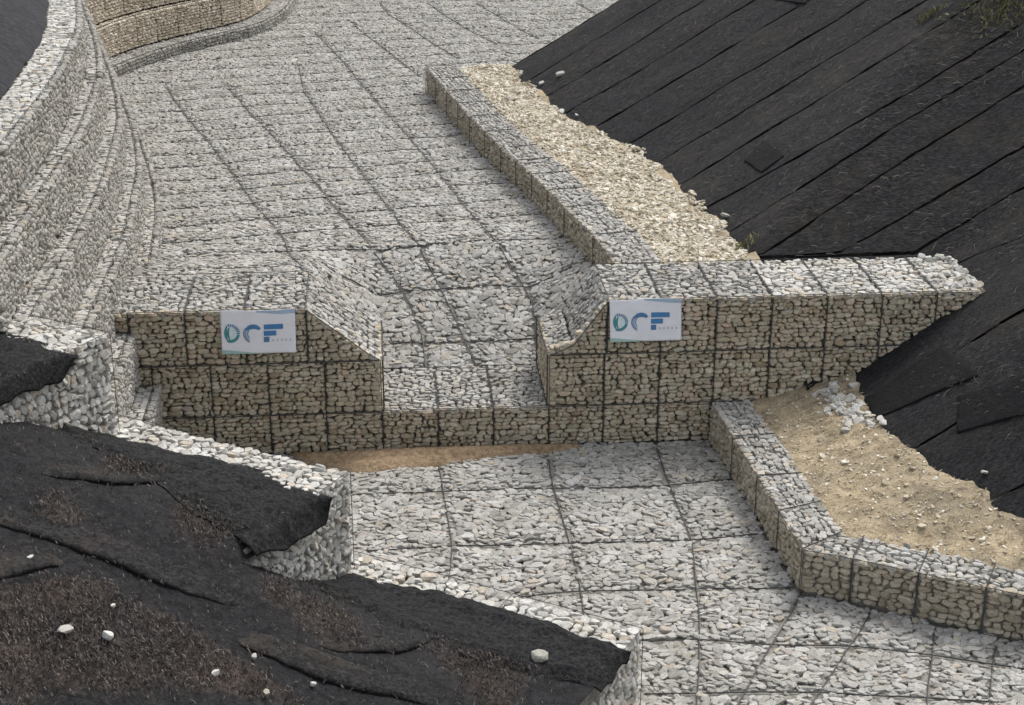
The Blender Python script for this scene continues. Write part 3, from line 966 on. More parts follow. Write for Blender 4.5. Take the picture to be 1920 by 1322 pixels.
def flap(label, b, s0, s1, near_t, far_t, ov):
    """a flap of black net laid over the wall top; ragged outline, hanging over the end of its bench"""
    ss = np.arange(s0 - ov, s1 + 0.001, 0.035); vv = np.linspace(0, 1, 48)
    SS, VV = np.meshgrid(ss, vv)
    lo = np.interp(SS, *near_t) + 0.07 * fbm(SS * 1.7 + 3, SS * 0 + b); hi = np.interp(SS, *far_t) + 0.16 * fbm(SS * 0.9 + 8, SS * 0 + b)
    TT = lo + (hi - lo) * VV
    z = np.maximum(zbank(np.maximum(SS, s0 + 0.02), TT, b), BENCH[b] * (TT < 1.3) + -9 * (TT >= 1.3)) + 0.085 - 0.075 * smooth(0.75, 1.0, VV) + 0.06 * fbm(SS * 2.6, TT * 2.6 + b) + 0.035 * fbm(SS * 6, TT * 6) + 0.02 * vnoise(SS * 15, TT * 15) - 0.05 * (1 - smooth(0, 0.14, VV))
    hang = smooth(s0 + 0.06, s0 - ov, SS)
    z -= (0.26 + 0.22 * fbm(TT * 1.3 + 4, TT * 0 + b)) * hang ** 2 * smooth(0, 0.12, VV) * (1 - 0.75 * smooth(0.55, 1.0, VV))
    SS = SS + 0.10 * hang * fbm(TT * 2.2, TT * 0 + b * 3)
    xy = bank_e + SS[..., None] * bank_d + TT[..., None] * bank_n
    V = np.concatenate([xy, z[..., None]], -1).reshape(-1, 3)
    n = len(V); nu, nv = len(ss), len(vv)
    F = grid_faces(nu, nv)[:, ::-1].tolist()
    V2 = np.concatenate([V, V - np.array([0, 0, 0.03])])
    F += [[i + n for i in f[::-1]] for f in F]
    ring = list(range(nu)) + [k * nu + nu - 1 for k in range(1, nv)] + [(nv - 1) * nu + k for k in range(nu - 2, -1, -1)] + [k * nu for k in range(nv - 2, 0, -1)]
    F += [[ring[i], ring[(i + 1) % len(ring)], ring[(i + 1) % len(ring)] + n, ring[i] + n] for i in range(len(ring))]
    o = mesh_obj('geonet_flap', V2, F, M_NET, None, True, org=ST((s0 + s1) / 2, 1.3, BENCH[b]))
    tag(o, label, 'geonet', 'black net flaps on the stepped wall')
    return o


flap('black net flap on the lowest step at the bottom centre', 0, 0.0, 4.15, ([0, 1.2, 2.6, 4.2], [0.62, 0.50, 0.45, 0.55]), ([0, .6, 1.6, 2.6, 4.2], [1.45, 1.75, 1.9, 2.0, 1.7]), 0.08)
flap('thick black net flap hanging over the middle step', 1, 4.21, 7.95, ([4.2, 5, 6, 7.9], [1.10, 0.95, 0.95, 1.25]), ([4.2, 5.2, 6.2, 7.9], [2.75, 2.6, 2.3, 2.0]), 0.15)
flap('black net flap on the topmost step at the left edge', 2, 7.89, 11.4, ([7.9, 8.3, 9.5, 11.4], [1.62, 1.45, 1.38, 1.35]), ([7.9, 8.6, 9.5, 11.4], [4.3, 4.3, 4.3, 4.3]), 0.07)

# loose fibres of the mat
M_FIBRE = stone_mat('mat_fibre', [(0.0, (0.02, 0.017, 0.016)), (0.45, (0.065, 0.052, 0.046)), (0.8, (0.125, 0.102, 0.090)), (1.0, (0.22, 0.195, 0.165))])


def fibres(name, P, N, L, wd, parent, ang=None):
    n = len(P); a = RNG.uniform(0, 2 * np.pi, n) if ang is None else ang + RNG.normal(0, 0.5, n)
    d = np.stack([np.cos(a), np.sin(a), np.zeros(n)], 1); d -= N * (d * N).sum(1)[:, None]; d /= np.linalg.norm(d, axis=1)[:, None]
    e = np.cross(N, d); L = L[:, None]
    k = RNG.normal(0, 0.25, (n, 1))
    A = P - d * L / 2; B = P + N * (0.02 + RNG.random((n, 1)) * 0.02) + e * L * k * 0.5; C = P + d * L / 2 + e * L * k
    V = np.stack([A - e * wd, A + e * wd, B - e * wd, B + e * wd, C - e * wd * 0.4, C + e * wd * 0.4], 1)
    T = np.array([(0, 2, 1), (1, 2, 3), (2, 4, 3), (3, 4, 5)])
    T = (T[None] + (np.arange(n) * 6)[:, None, None]).reshape(-1, 3)
    o = tri_mesh(name, V.reshape(-1, 3), T, M_FIBRE, parent, np.repeat(RNG.random(n) ** 1.5, 6)); o['kind'] = 'stuff'
    return o


n = 80000
s_ = RNG.uniform(0.1, 11, n); t_ = RNG.uniform(1.5, 7.5, n)
xy = bank_e + s_[:, None] * bank_d + t_[:, None] * bank_n
px, py, _ = px_of(np.column_stack([xy, bank_level(xy)]))
m = (px > -30) & (px < W) & (py < H + 30) & (RNG.random(n) < 0.08 + 0.92 * brown_at(xy[:, 0], xy[:, 1]))
xy = xy[m]
fibres('mat_fibres', np.column_stack([xy, bank_level(xy) + 0.055]), np.tile(Z_, (len(xy), 1)), RNG.uniform(0.025, 0.075, len(xy)), 0.006, bank)

# ------------------------------------------------------------------ right hillside under strips of erosion mat
_ya = [-14, -4.9, -3.7, -2.9, -2, 0, 1.9]; _xa = [18.0, 12.3, 11.45, 11.0, 10.75, 10.7, 10.75]
_yb = [1.5, 3.2, 4.6, 6, 8, 10, 12.15, 14.1, 16.2, 17.4, 20, 24]; _xb = [7.05, 7.0, 6.97, 6.7, 6.5, 6.15, 5.4, 4.85, 4.5, 4.15, 3.77, 3.3]
TOE = np.array([(3.3, 24), (3.77, 20), (4.15, 17.4), (4.5, 16.2), (4.85, 14.1), (5.4, 12.15), (6.15, 10), (6.5, 8), (6.7, 6), (6.97, 4.6), (7.0, 2.4), (10.95, 2.25), (10.95, 2.05), (10.75, 0),
                (10.75, -2), (11, -2.9), (11.45, -3.7), (12.3, -4.9), (18, -14)])


def toe_dist(x, y):
    """distance from the toe of the slope, positive on the hill's side"""
    best = np.full(np.shape(x), 1e9); sg = np.ones(np.shape(x))
    for (ax, ay), (bx, by) in zip(TOE[:-1], TOE[1:]):
        vx, vy = bx - ax, by - ay
        t = np.clip(((x - ax) * vx + (y - ay) * vy) / (vx * vx + vy * vy), 0, 1)
        d = np.hypot(x - ax - t * vx, y - ay - t * vy)
        m = d < best - 1e-9
        best = np.where(m, d, best); sg = np.where(m, np.sign(vx * (y - ay) - vy * (x - ax)), sg)
    return best * sg


def zh(x, y):
    x = np.asarray(x, float); y = np.asarray(y, float)
    e = 0.25
    d = (toe_dist(x, y) + toe_dist(x + e, y) + toe_dist(x - e, y) + toe_dist(x, y + e) + toe_dist(x, y - e)) / 5
    d0 = toe_dist(x, y)
    k = smooth(0.3, 1.2, d0); d = d0 * (1 - k) + d * k
    z = -0.1 + np.where(d > 0, 0.62, 0.68) * d
    z = z + 0.10 * fbm(x * 0.35, y * 0.35) * smooth(0, 2.0, d)
    return z - 0.9 * np.maximum(y - 19.75, 0)


hill = empty('hillside', (9, 8, -0.1)); tag(hill, kind='structure')
# the soil under the mat
gx = np.arange(3, 46.1, 0.4); gy = np.arange(-14, 30.1, 0.3)
GX, GY = np.meshgrid(gx, gy)
_ok = ((toe_dist(GX, GY) > -2.6) & ~((GY < 0.6) & (GX < 8.1))).ravel()
_gf = grid_faces(len(gx), len(gy)); _gf = _gf[_ok[_gf].all(1)]
mesh_obj('slope_soil', np.stack([GX, GY, zh(GX, GY) - 0.16], -1).reshape(-1, 3), _gf, plain('dark_soil', (0.02, 0.018, 0.016), (0.035, 0.03, 0.027), 6), hill, True)
seam_c = lambda y: ([0, 50], [y, y])


def seam_px(pts):
    """a seam that runs straight up the slope in the photograph, brought down to the slope's surface"""
    P = resample(np.array(pts, float), 25)
    out = []
    for px, py in P:
        Q = CAM + ray(px, py) * np.arange(26, 62, 0.02)[:, None]
        out.append(Q[np.argmax(Q[:, 2] < zh(Q[:, 0], Q[:, 1]))])
    out = np.array(out); o = np.argsort(out[:, 0])
    return (np.append(out[o, 0], 46), np.append(out[o, 1], out[o, 1][-1] + 0.3))


seam_lines = [seam_c(v) for v in (21.6, 19.72, 17.8, 16.05, 14.2, 12.5, 10.8, 9.12)] + [seam_px(L) for L in (
    [(1290, 338), (1840, 0), (1880, -25)], [(1320, 393), (1560, 260), (1800, 118), (1960, 20)], [(1393, 420), (1690, 232), (1960, 72)], [(1430, 478), (1750, 267), (1960, 140)],
    [(1572, 478), (1740, 383), (1960, 250)], [(1715, 474), (1868, 383), (1970, 322)], [(1796, 494), (1920, 443), (1990, 415)])] + [seam_c(v) for v in (-1.3, -3.1, -4.9, -6.7, -8.6, -10.6, -13)]
for i in range(len(seam_lines) - 1):
    l1, l0 = seam_lines[i], seam_lines[i + 1]
    yc = (np.mean(l0[1][:1]) + np.mean(l1[1][:1])) / 2
    xs0 = (np.interp(yc, _yb, _xb) if yc > 2.5 else 6.9 if yc > 1 else np.interp(yc, _ya, _xa) - (2.1 if yc > -3.5 else 3.3)) - 0.9
    gx = np.concatenate([np.arange(xs0, xs0 + 16, 0.10), np.arange(xs0 + 16, 46, 0.8)])
    nv = 18
    vv = np.linspace(0, 1, nv)
    GX, VV = np.meshgrid(gx, vv)
    wob = lambda y, ph: y + 0.025 * fbm(GX * 0.6 + ph, GX * 0 + ph) + 0.015 * fbm(GX * 2.3, GX * 0 + ph)
    ya = wob(np.interp(GX, *l0), i * 1.7) + 0.020; yb = wob(np.interp(GX, *l1), (i - 1) * 1.7) - 0.020
    yb = np.maximum(yb, ya + 0.01)
    GY = ya + (yb - ya) * VV
    z = zh(GX, GY) + 0.012 * (1 - (2 * VV - 1) ** 4) + 0.035 * fbm(GX * 1.5 + i * 7, GY * 1.5) + 0.014 * fbm(GX * 1.1 + i, GY * 6) + 0.014 * fbm(GX * 6 + i * 3, GY * 9)
    z += 0.03 * (VV < 0.5) * (0.5 - VV)
    V = np.stack([GX, GY, z], -1).reshape(-1, 3)
    o = mesh_obj('mat_strip', V, grid_faces(len(gx), nv), M_FAB, hill, True)


n = 26000
x = RNG.uniform(4, 17, n); y = RNG.uniform(-6, 19.5, n)
m = (toe_dist(x, y) > -1.5) & ~((x > 6.5) & (x < 11) & (y > -0.1) & (y < 2.3)) & ((y > 0) | (x > 8.0))
x, y = x[m], y[m]
m = fbm(x * 0.5, y * 1.1) > -0.05 + 0.3 * RNG.normal(size=len(x)); x, y = x[m], y[m]
e = 0.05; Nh = np.stack([-(zh(x + e, y) - zh(x - e, y)) / (2 * e), -(zh(x, y + e) - zh(x, y - e)) / (2 * e), np.ones(len(x))], 1); Nh /= np.linalg.norm(Nh, axis=1)[:, None]
fibres('mat_fibres', np.column_stack([x, y, zh(x, y) + 0.035]), Nh, RNG.uniform(0.06, 0.2, len(x)), 0.005, hill, 0.0)


def hill_patch(px_quad, name, mat, lift=0.05):
    """a piece of net pinned on the slope, given by the corners of its outline"""
    def hit(px, py):
        P = CAM + ray(px, py) * np.arange(22, 60, 0.01)[:, None]
        return P[np.argmax(P[:, 2] < zh(P[:, 0], P[:, 1]) + 0.05)]
    c = [hit(*p) for p in px_quad]
    n = 24; u = np.linspace(0, 1, n); UU, VV = np.meshgrid(u, u)
    XY = ((1 - UU) * (1 - VV))[..., None] * c[0][:2] + (UU * (1 - VV))[..., None] * c[1][:2] + (UU * VV)[..., None] * c[2][:2] + ((1 - UU) * VV)[..., None] * c[3][:2]
    XY = XY + 0.03 * np.stack([fbm(UU * 5, VV * 5), fbm(UU * 5 + 9, VV * 5)], -1)
    z = zh(XY[..., 0], XY[..., 1]) + 0.05 + lift * 0.1 + 0.012 * fbm(UU * 6, VV * 6 + 3)
    V = np.concatenate([XY, z[..., None]], -1).reshape(-1, 3)
    m = len(V); F = grid_faces(n, n).tolist()
    if np.cross(V[F[0][1]] - V[F[0][0]], V[F[0][2]] - V[F[0][0]])[2] < 0: F = [f[::-1] for f in F]
    ring = list(range(n)) + [k * n + n - 1 for k in range(1, n)] + [(n - 1) * n + k for k in range(n - 2, -1, -1)] + [k * n for k in range(n - 2, 0, -1)]
    V2 = np.concatenate([V, V - np.array([0, 0, 0.03])])
    F += [[ring[i], ring[(i + 1) % len(ring)], ring[(i + 1) % len(ring)] + m, ring[i] + m] for i in range(len(ring))]
    return mesh_obj(name, V2, F, mat, None, True, org=c[0])


M_NET2 = fabric_mat('dark_net', (0.003, 0.003, 0.004), (0.010, 0.010, 0.012), (0.02, 0.02, 0.024), 0.55, 0.85)
o = hill_patch([(1640, 785), (1622, 748), (1765, 648), (1835, 704)], 'geonet_patch', M_NET2)
tag(o, 'dark square of net on the slope just below the end of the weir', 'geonet', 'dark net patches on the slope')
for q, lab in (([(1395, 300), (1432, 262), (1470, 292), (1428, 322)], 'small dark square of net among the mat strips above the weir'), ([(1462, 0), (1440, -18), (1500, -40), (1512, 6)], 'dark scrap of net at the top edge of the slope')):
    tag(hill_patch(q, 'geonet_patch', M_NET2, 0.0), lab, 'geonet', 'dark net patches on the slope')
o = hill_patch([(1795, 812), (1798, 742), (1935, 700), (1935, 772)], 'geonet_patch', M_NET2)
tag(o, 'dark strip of net at the right edge above the sandy soil', 'geonet', 'dark net patches on the slope')

# ------------------------------------------------------------------ tan rubble strip (upper right) and sandy soil (lower right)
kb = offset_path(kerb_front[::-1], -0.80)[::-1]


def zg(x, y):
    xk = np.interp(-np.asarray(y), -kb[:, 1], kb[:, 0])
    return -0.16 + 0.05 * np.clip(x - xk, 0, 3) + 0.10 * fbm(np.asarray(x) * 1.3, np.asarray(y) * 1.3) + 0.03 * fbm(np.asarray(x) * 5, np.asarray(y) * 5)


rub = empty('rubble_strip', (5.5, 9, -0.2)); tag(rub, kind='structure')
gy = np.arange(2.02, 22.1, 0.12); gu = np.linspace(0, 1, 50)
xk = np.interp(-gy, -kb[:, 1], kb[:, 0]); xk = np.where(gy > 19.7, kb[0, 0] + (gy - 19.7) * 0.4, xk)
xe = np.interp(gy, _yb, _xb) + 1.2; xe = np.where(gy < 3.0, 7.25, xe)
UU, YY = np.meshgrid(gu, gy)
XX = xk[:, None] + (xe - xk)[:, None] * UU
ZZ = zg(XX, YY) - 0.6 * smooth(19.9, 21.8, YY)
mesh_obj('rubble_soil', np.stack([XX, YY, ZZ], -1).reshape(-1, 3), grid_faces(50, len(gy)), M_SAND, rub, True)
S = Stones()
n = 9500
y = RNG.uniform(2.1, 20.6, n); u = RNG.random(n) ** 0.9
xk_ = np.interp(-y, -kb[:, 1], kb[:, 0]) + 0.12; xe_ = np.interp(y, _yb, _xb) - 0.05 + 0.38 * fbm(y * 1.6, y * 0) + 0.25 * (y < 3.6)
x = xk_ + (xe_ - xk_) * u
r = RNG.uniform(0.022, 0.052, n) * (1 + 0.5 * (RNG.random(n) < 0.1))
z = np.maximum(zg(x, y) - 0.6 * smooth(19.9, 21.8, y), np.where(y > 2.6, zh(x, y) + 0.04, -9)) + r * 0.15
S.field(np.stack([x, y, z], 1), np.tile(Z_, (n, 1)), np.stack([r * 1.35, r, r * 0.7], 1), M_RUBBLE, 3, 0.4)
S.emit(rub, single=300, name='rubble_stone', lod=0)

dkb = offset_path(dk_front, 0.66)


def zs(x, y):
    d = seg_dist(np.asarray(x, float), np.asarray(y, float), [dkb])
    return -2.07 + 0.26 * np.minimum(d, 1.8) + 0.09 * fbm(np.asarray(x) * 1.1, np.asarray(y) * 1.1) + 0.05 * fbm(np.asarray(x) * 4, np.asarray(y) * 4)


soil_poly = [tuple(p) for p in dkb] + [(16, -9.5), (16, 0.3), (6.6, 0.3)]
gx = np.arange(6.3, 16, 0.06); gy = np.arange(-10, 0.31, 0.06)
GX, GY = np.meshgrid(gx, gy)
V = np.stack([GX, GY, zs(GX, GY)], -1).reshape(-1, 3); F = grid_faces(len(gx), len(gy))
c = V[F].mean(1)
sand = mesh_obj('sandy_soil', V, F[in_poly(c[:, 0], c[:, 1], soil_poly)], M_SAND, None, True, org=(8, -3, -2))
tag(sand, kind='structure')
# straw and roots washed on to it
M_STRAW = stone_mat('straw', [(0.0, (0.20, 0.15, 0.09)), (0.6, (0.38, 0.31, 0.19)), (1.0, (0.58, 0.51, 0.36))])
x = RNG.uniform(6.4, 13, 5000); y = RNG.uniform(-8, 0, 5000)
m = in_poly(x, y, soil_poly) & (zh(x, y) < zs(x, y)); x, y = x[m], y[m]
_st = fibres('straw_litter', np.column_stack([x, y, zs(x, y) + 0.008]), np.tile(Z_, (len(x), 1)), RNG.uniform(0.04, 0.16, len(x)), 0.006, sand, 0.2)
_st.data.materials[0] = M_STRAW
# pebbles strewn over it and heaped along the toe of the mat
S = Stones()
n = 2600
x = RNG.uniform(6.4, 13, n); y = RNG.uniform(-8, 0, n)
m = in_poly(x, y, soil_poly) & (zh(x, y) < zs(x, y)); x, y = x[m], y[m]
r = RNG.uniform(0.010, 0.028, len(x)) * (1 + 1.2 * (RNG.random(len(x)) < 0.07))
S.field(np.stack([x, y, zs(x, y) + r * 0.2], 1), np.tile(Z_, (len(x), 1)), np.stack([r * 1.4, r, r * 0.7], 1), M_RUBBLE, 3, 0.3)
n = 95
a = RNG.random(n); p0, p1 = at(1555, 728, -1.7), at(1640, 806, -1.75)
x = p0[0] + (p1[0] - p0[0]) * a + RNG.normal(0, 0.13, n) - 0.1; y = p0[1] + (p1[1] - p0[1]) * a + RNG.normal(0, 0.10, n)
r = RNG.uniform(0.03, 0.085, n)
S.field(np.stack([x, y, np.maximum(zs(x, y), zh(x, y)) + r * 0.25], 1), np.tile(Z_, (n, 1)), np.stack([r * 1.3, r, r * 0.75], 1), M_WHITE, 3, 0.4)
peb = empty('toe_pebbles', (8.3, -1, -1.8)); tag(peb, 'loose pebbles on the sandy soil at the foot of the mat', 'pebbles', kind='stuff')
S.emit(peb, single=0, name='pebble')

# loose stones spilled at the buried end of the weir's right wing
S = Stones(); n = 60
x = RNG.uniform(10.2, 10.85, n); y = RNG.uniform(0.1, 1.95, n); r = RNG.uniform(0.04, 0.08, n)
S.field(np.stack([x, y, np.minimum(np.maximum(zh(x, y), 0), 0.06) + 0.01 + r * 0.1], 1), np.tile(Z_, (n, 1)), np.stack([r * 1.3, r, r * 0.8], 1), M_WHITE, 3, 0.4)
S.emit(weir, single=0, name='end_stone')

# brown silt washed up along the foot of the weir
outl = [at(x, y, ZB + 0.04)[:2] for x, y in [(540, 835), (700, 838), (860, 835), (1000, 831), (1080, 829), (1095, 834), (1040, 842), (940, 853), (860, 862), (780, 874), (690, 884), (640, 884), (560, 868)]]
outl = [np.array([p[0], min(p[1], -0.02)]) for p in outl]
gx = np.arange(-3, 4.2, 0.06); gy = np.arange(-2.2, 0.0, 0.06)
GX, GY = np.meshgrid(gx, gy)
d = seg_dist(GX, GY, [np.array(outl + outl[:1])]); ins = in_poly(GX, GY, outl)
ZZ = zd(GX, GY) - 0.05 + np.where(ins, 0.14 * np.clip(d / 0.25, 0, 1) ** 0.6, -0.05) + np.where(GY > -0.4, 0.05, 0) * ins + 0.02 * fbm(GX * 4, GY * 7)
V = np.stack([GX, GY, ZZ], -1).reshape(-1, 3); F = grid_faces(len(gx), len(gy))
silt = mesh_obj('silt_patch', V, F[ins.ravel()[F].any(1)], M_SILT, None, True, org=(0.5, -0.5, ZB))
tag(silt, 'strip of brown silt along the foot of the weir', 'silt', kind='stuff')

# ------------------------------------------------------------------ dark hillside behind the terraced wall (upper left)
p6 = offset_path(PATH2, 0.32 * 4)[:I_CORNER + 1]
P = resample(offset_path(p6, 0.58), 0.3)
T = np.gradient(P, axis=0); T /= np.linalg.norm(T, axis=1)[:, None]
out = np.stack([-T[:, 1], T[:, 0]], 1)
dd = np.concatenate([np.arange(0, 6, 0.15), np.arange(6, 40, 1.5)])
XY = P[:, None] + out[:, None] * dd[None, :, None]
ii = np.arange(len(P))[:, None] * 0.3
rag = 0.10 * fbm(ii * 1.2, ii * 0) * np.exp(-dd[None] / 0.5)
Zl = 3.66 + 0.07 * smooth(0, .25, dd)[None] + 0.50 * dd[None] + 0.06 * fbm(ii * 0.9, dd[None] * 0.5) * smooth(0, .8, dd)[None]
lap = (ii / 1.9 + 0.25 * fbm(dd[None] * 0.4, dd[None] * 0)) % 1.0
Zl = Zl + 0.09 * lap ** 3 * smooth(0.1, .5, dd)[None]
XY = XY + out[:, None] * rag[..., None]
lh = empty('left_hillside', (-9, 6, 4)); tag(lh, kind='structure')
mesh_obj('geotextile_cover', np.concatenate([XY, Zl[..., None]], -1).reshape(-1, 3), grid_faces(len(dd), len(P))[:, ::-1], M_FABL, lh, True)
# earth that fills the bay behind the tan courses
pb6 = offset_path(PATH2, 0.32 * 4 + 0.3)[I_CORNER:]
V, F = vprism([tuple(p) for p in pb6] + [(-3, 60), (-40, 60), (-40, 22)], -1, 3.5)
mesh_obj('earth_fill', V, F, M_FABL, lh)


# ------------------------------------------------------------------ banners
def flat(name, rgb, rough=0.6):
    return plain(name, tuple(v * 0.94 for v in rgb), rgb, 7, rough)


M_CLOTH = flat('banner_cloth', (0.77, 0.78, 0.83)); M_BLUE = flat('banner_blue', (0.065, 0.21, 0.43)); M_TEAL = flat('banner_teal', (0.07, 0.26, 0.29))
M_STEEL = flat('banner_steel_blue', (0.08, 0.20, 0.38)); M_PALEB = flat('banner_pale_blue', (0.36, 0.47, 0.60)); M_PALEG = flat('banner_pale_green', (0.34, 0.50, 0.47)); M_LET = flat('banner_grey', (0.47, 0.50, 0.56)); M_MINT = flat('banner_mint', (0.58, 0.74, 0.74))


def banner(x0, z1, w, h, label, seed, skew):
    root = empty('banner', (x0, -0.1, z1 - h)); tag(root, label, 'banner', 'banners hung on the weir')
    def P(u, v, k=0):
        """u from the left edge, v down from the top edge (0..1) on the slightly creased cloth"""
        x = x0 + u * w + skew * (v - 0.5) * 0.05
        z = z1 - v * h + 0.012 * math.sin(6 * u + seed) * (1 - v)
        y = -0.085 - 0.012 * float(fbm(np.float64(u * 4 + seed), np.float64(v * 4))) - 0.02 * math.exp(-v * 9) * (math.sin(17 * u + seed) * 0.4 + .3) - 0.0035 * k
        return (x, y, z)
    nu, nv = 40, 26
    V = [P(i / (nu - 1), j / (nv - 1)) for j in range(nv) for i in range(nu)]
    n = len(V)
    F = [tuple(f[::-1]) for f in grid_faces(nu, nv).tolist()]
    V2 = V + [(x, y + 0.006, z) for x, y, z in V]
    ring = list(range(nu)) + [k * nu + nu - 1 for k in range(1, nv)] + [(nv - 1) * nu + k for k in range(nu - 2, -1, -1)] + [k * nu for k in range(nv - 2, 0, -1)]
    F += [tuple(i + n for i in f[::-1]) for f in F] + [(ring[i], ring[(i + 1) % len(ring)], ring[(i + 1) % len(ring)] + n, ring[i] + n) for i in range(len(ring))]
    mesh_obj('cloth', V2, F, M_CLOTH, root, True)
    def quadstrip(A, B, mat, name, k=1):
        m = len(A); V = [P(*a, k) for a in A] + [P(*b, k) for b in B]
        mesh_obj(name, V, [(i, i + 1, m + i + 1, m + i) for i in range(m - 1)], mat, root)
    def bar(u0, v0, u1, v1, mat, name, k=1):
        t = np.linspace(0, 1, 10)
        quadstrip([(u0 + (u1 - u0) * q, v1) for q in t], [(u0 + (u1 - u0) * q, v0) for q in t], mat, name, k)
    asp = w / h
    def arc(cu, cv, r0, r1, a0, a1, mat, name, n=22, k=1, taper=0.0):
        A = []; B = []
        for q in np.linspace(0, 1, n):
            a = math.radians(a0 + (a1 - a0) * q)
            ra = r0 + (r1 - r0) * 0.5 * taper * (2 * q - 1) ** 2; rb = r1 - (r1 - r0) * 0.5 * taper * (2 * q - 1) ** 2
            A.append((cu + ra * math.cos(a) / asp, cv - ra * math.sin(a))); B.append((cu + rb * math.cos(a) / asp, cv - rb * math.sin(a)))
        quadstrip(A, B, mat, name, k)
    # the D: two leaf crescents, a ring that turns from rays into a solid crescent
    arc(0.150, 0.525, 0.0, 0.115, -110, 110, M_MINT, 'letter_d_centre', 30, 1)
    arc(0.295, 0.52, 0.345, 0.405, 149, 211, M_TEAL, 'letter_d_leaf', 16, 2, 0.9)
    arc(0.275, 0.53, 0.265, 0.315, 146, 216, M_TEAL, 'letter_d_leaf', 16, 2, 0.9)
    arc(0.120, 0.525, 0.145, 0.215, -112, -8, M_TEAL, 'letter_d_ring', 26, 2, 0.25)
    for q in range(9):
        a = 0 + q * 12
        arc(0.120, 0.525, 0.140 + 0.002 * q, 0.215, a - 3.6, a + 3.6, M_STEEL, 'letter_d_ray', 3, 2)
    # the C: a solid leaf above, thin lines that run round the left side
    arc(0.435, 0.54, 0.120, 0.225, 38, 146, M_STEEL, 'letter_c_leaf', 24, 2, 0.45)
    for q in range(4):
        arc(0.435, 0.54, 0.116 + 0.029 * q, 0.134 + 0.029 * q, 136, 246 - 6 * (3 - q), M_STEEL if q != 1 else M_PALEB, 'letter_c_line', 18, 2)
    # the F: three bars of falling length
    bar(0.575, 0.325, 0.835, 0.440, M_BLUE, 'letter_f_bar', 2)
    bar(0.573, 0.472, 0.740, 0.588, M_BLUE, 'letter_f_bar', 2)
    bar(0.570, 0.612, 0.645, 0.735, M_STEEL, 'letter_f_bar', 2)
    for q in range(5):
        u = 0.685 + q * 0.058
        bar(u, 0.672, u + 0.022, 0.722, M_LET, 'small_letter', 2)
    # coloured bands that taper from two corners
    t = np.linspace(0, 1, 20)
    quadstrip([(0.0 + 0.52 * q, 1.0 - 0.002) for q in t], [(0.0 + 0.52 * q, 0.895 + 0.10 * q) for q in t], M_PALEG, 'corner_band', 1)
    quadstrip([(0.48 + 0.52 * q, 0.035 + 0.065 * min(1, q * 1.6)) for q in t], [(0.48 + 0.52 * q, 0.003) for q in t], M_PALEB, 'corner_band', 1)
    return root


bl = (-2.75, 0.03); br = (4.05, 0.03)
banner(-2.76, 0.035, 1.29, 0.81, 'white banner with blue letters on the left wing of the weir', 1.3, -0.3)
banner(4.07, 0.045, 1.28, 0.80, 'white banner with blue letters on the right wing of the weir', 4.1, 0.6)

# ------------------------------------------------------------------ loose stones lying on the near bank
loose = [((125, 1193), 0.15, 0.055, 'flat yellowish stone on the brown mat at the lower left', 1), ((204, 1207), 0.12, 0.085, 'angular yellowish stone right of the flat one on the mat', 2),
         ((1012, 1245), 0.16, 0.105, 'rounded white block lying at the foot of the lowest net flap', 3), ((405, 1275), 0.07, 0.06, 'small pale stone low on the brown mat', 4),
         ((478, 1243), 0.055, 0.05, 'small yellowish stone above the lowest lap of the mat', 5), ((500, 1312), 0.06, 0.06, 'small pale stone at the bottom edge of the picture', 6),
         ((588, 1294), 0.05, 0.045, 'small white pebble beside the lowest lap of the mat', 7), ((213, 1147), 0.045, 0.04, 'small white pebble above the angular stone', 8),
         ((58, 1055), 0.09, 0.035, 'thin curled grey stone near the left edge of the mat', 9)]
for (px, py), a, hgt, label, k in loose:
    p = on_bank(px, py)
    r = p[:2] - bank_e; s, t = r @ bank_d, r @ bank_n
    me = bpy.data.meshes.new('loose_stone')
    V = P_HI[k] * np.array([a, a * 0.7, hgt]) * 0.72; me.from_pydata(V.tolist(), [], F_HI.tolist()); me.materials.append(M_WHITE); me.update()
    o = bpy.data.objects.new('loose_stone', me); COL.objects.link(o)
    o.location = (p[0], p[1], p[2] + 0.06 + hgt * 0.6); o.rotation_euler = (0.1 * k % 0.3, 0.15, k * 0.9)
    tag(o, label, 'stone', 'loose stones on the near bank')
# stones that rolled on to the toe of the slope, and weeds that came up through the mat
def on_hill(px, py):
    P = CAM + ray(px, py) * np.arange(24, 60, 0.01)[:, None]
    return P[np.argmax(P[:, 2] < zh(P[:, 0], P[:, 1]) + 0.05)]


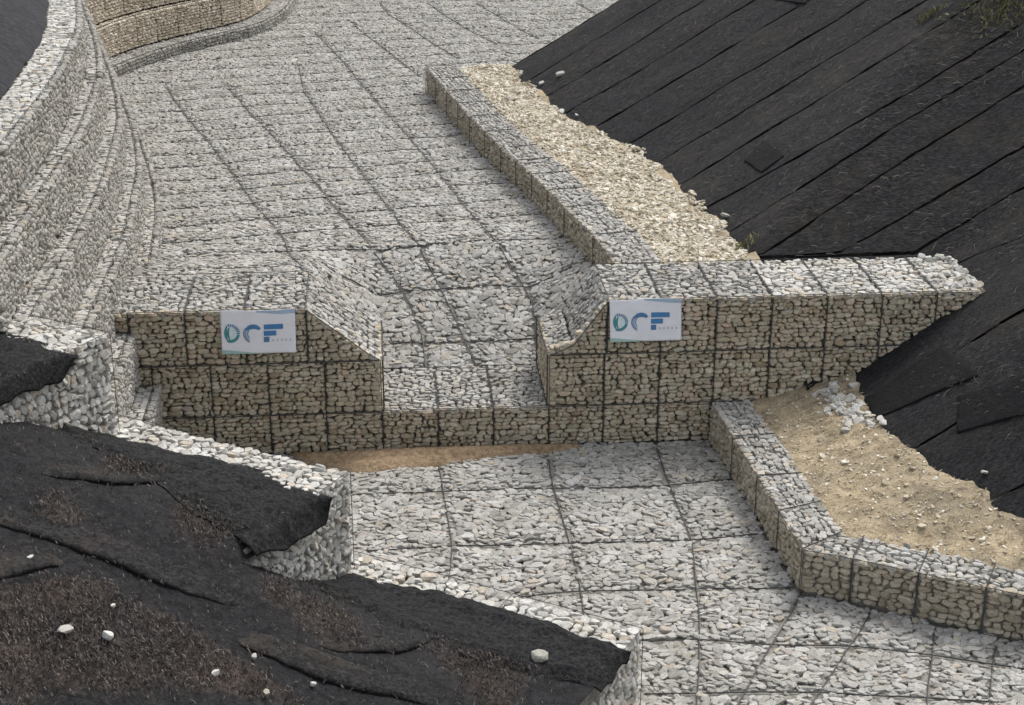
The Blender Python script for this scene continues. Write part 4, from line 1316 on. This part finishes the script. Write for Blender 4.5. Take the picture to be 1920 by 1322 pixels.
for k, ((px, py), a, label) in enumerate((((1050, 140), 0.13, 'flat pale stone highest on the foot of the dark slope'), ((1015, 157), 0.09, 'pale stone on the mat left of the flat one'), ((1052, 211), 0.13, 'largest pale stone at the edge of the rubble strip'),
                                          ((1081, 216), 0.06, 'small white pebble right of the largest toe stone'), ((1360, 405), 0.10, 'upright pale stone at the lower end of the rubble strip'), ((1846, 887), 0.07, 'white stone on the mat at the lower right'))):
    p = on_hill(px, py)
    me = bpy.data.meshes.new('loose_stone')
    me.from_pydata((P_HI[k + 10] * np.array([a, a * 0.6, a * 0.5])).tolist(), [], F_HI.tolist()); me.materials.append(M_WHITE); me.update()
    o = bpy.data.objects.new('loose_stone', me); COL.objects.link(o)
    o.location = (p[0], p[1], p[2] + a * 0.25); o.rotation_euler = (0.2, -0.3, 0.7 * k)
    tag(o, label, 'stone', 'loose stones on the slope')
M_WEED = stone_mat('dry_weed', [(0.0, (0.07, 0.075, 0.03)), (0.5, (0.17, 0.17, 0.07)), (1.0, (0.33, 0.30, 0.16))])
for (px, py), n, wdt, label in (((1744, 26), 120, 0.16, 'small yellowish weed on the mat near the top right'), ((1885, 14), 500, 0.55, 'sprawling patch of dry weeds in the top right corner'), ((1378, 470), 160, 0.22, 'green tuft where the rubble strip meets the weir')):
    p = on_hill(px, py)
    x = p[0] + RNG.normal(0, wdt, n); y = p[1] + RNG.normal(0, wdt * 0.5, n)
    N = np.stack([RNG.normal(0, 0.5, n), RNG.normal(0, 0.5, n), np.ones(n)], 1); N /= np.linalg.norm(N, axis=1)[:, None]
    root = empty('weed_tuft', p); tag(root, label, 'weed', 'weeds on the slope')
    B = np.stack([x, y, zh(x, y) + 0.03], 1); h = RNG.uniform(0.05, 0.16, n)[:, None]; side = np.cross(N, RNG.normal(size=(n, 3))); side /= np.linalg.norm(side, axis=1)[:, None]
    V = np.stack([B - side * 0.008, B + side * 0.008, B + N * h * 0.6 + side * 0.012, B + N * h + side * 0.03 * RNG.normal(size=(n, 1))], 1)
    T = (np.array([(0, 1, 2), (0, 2, 3)])[None] + (np.arange(n) * 4)[:, None, None]).reshape(-1, 3)
    o = tri_mesh('blades', V.reshape(-1, 3), T, M_WEED, root, np.repeat(RNG.random(n), 4)); o['kind'] = 'stuff'
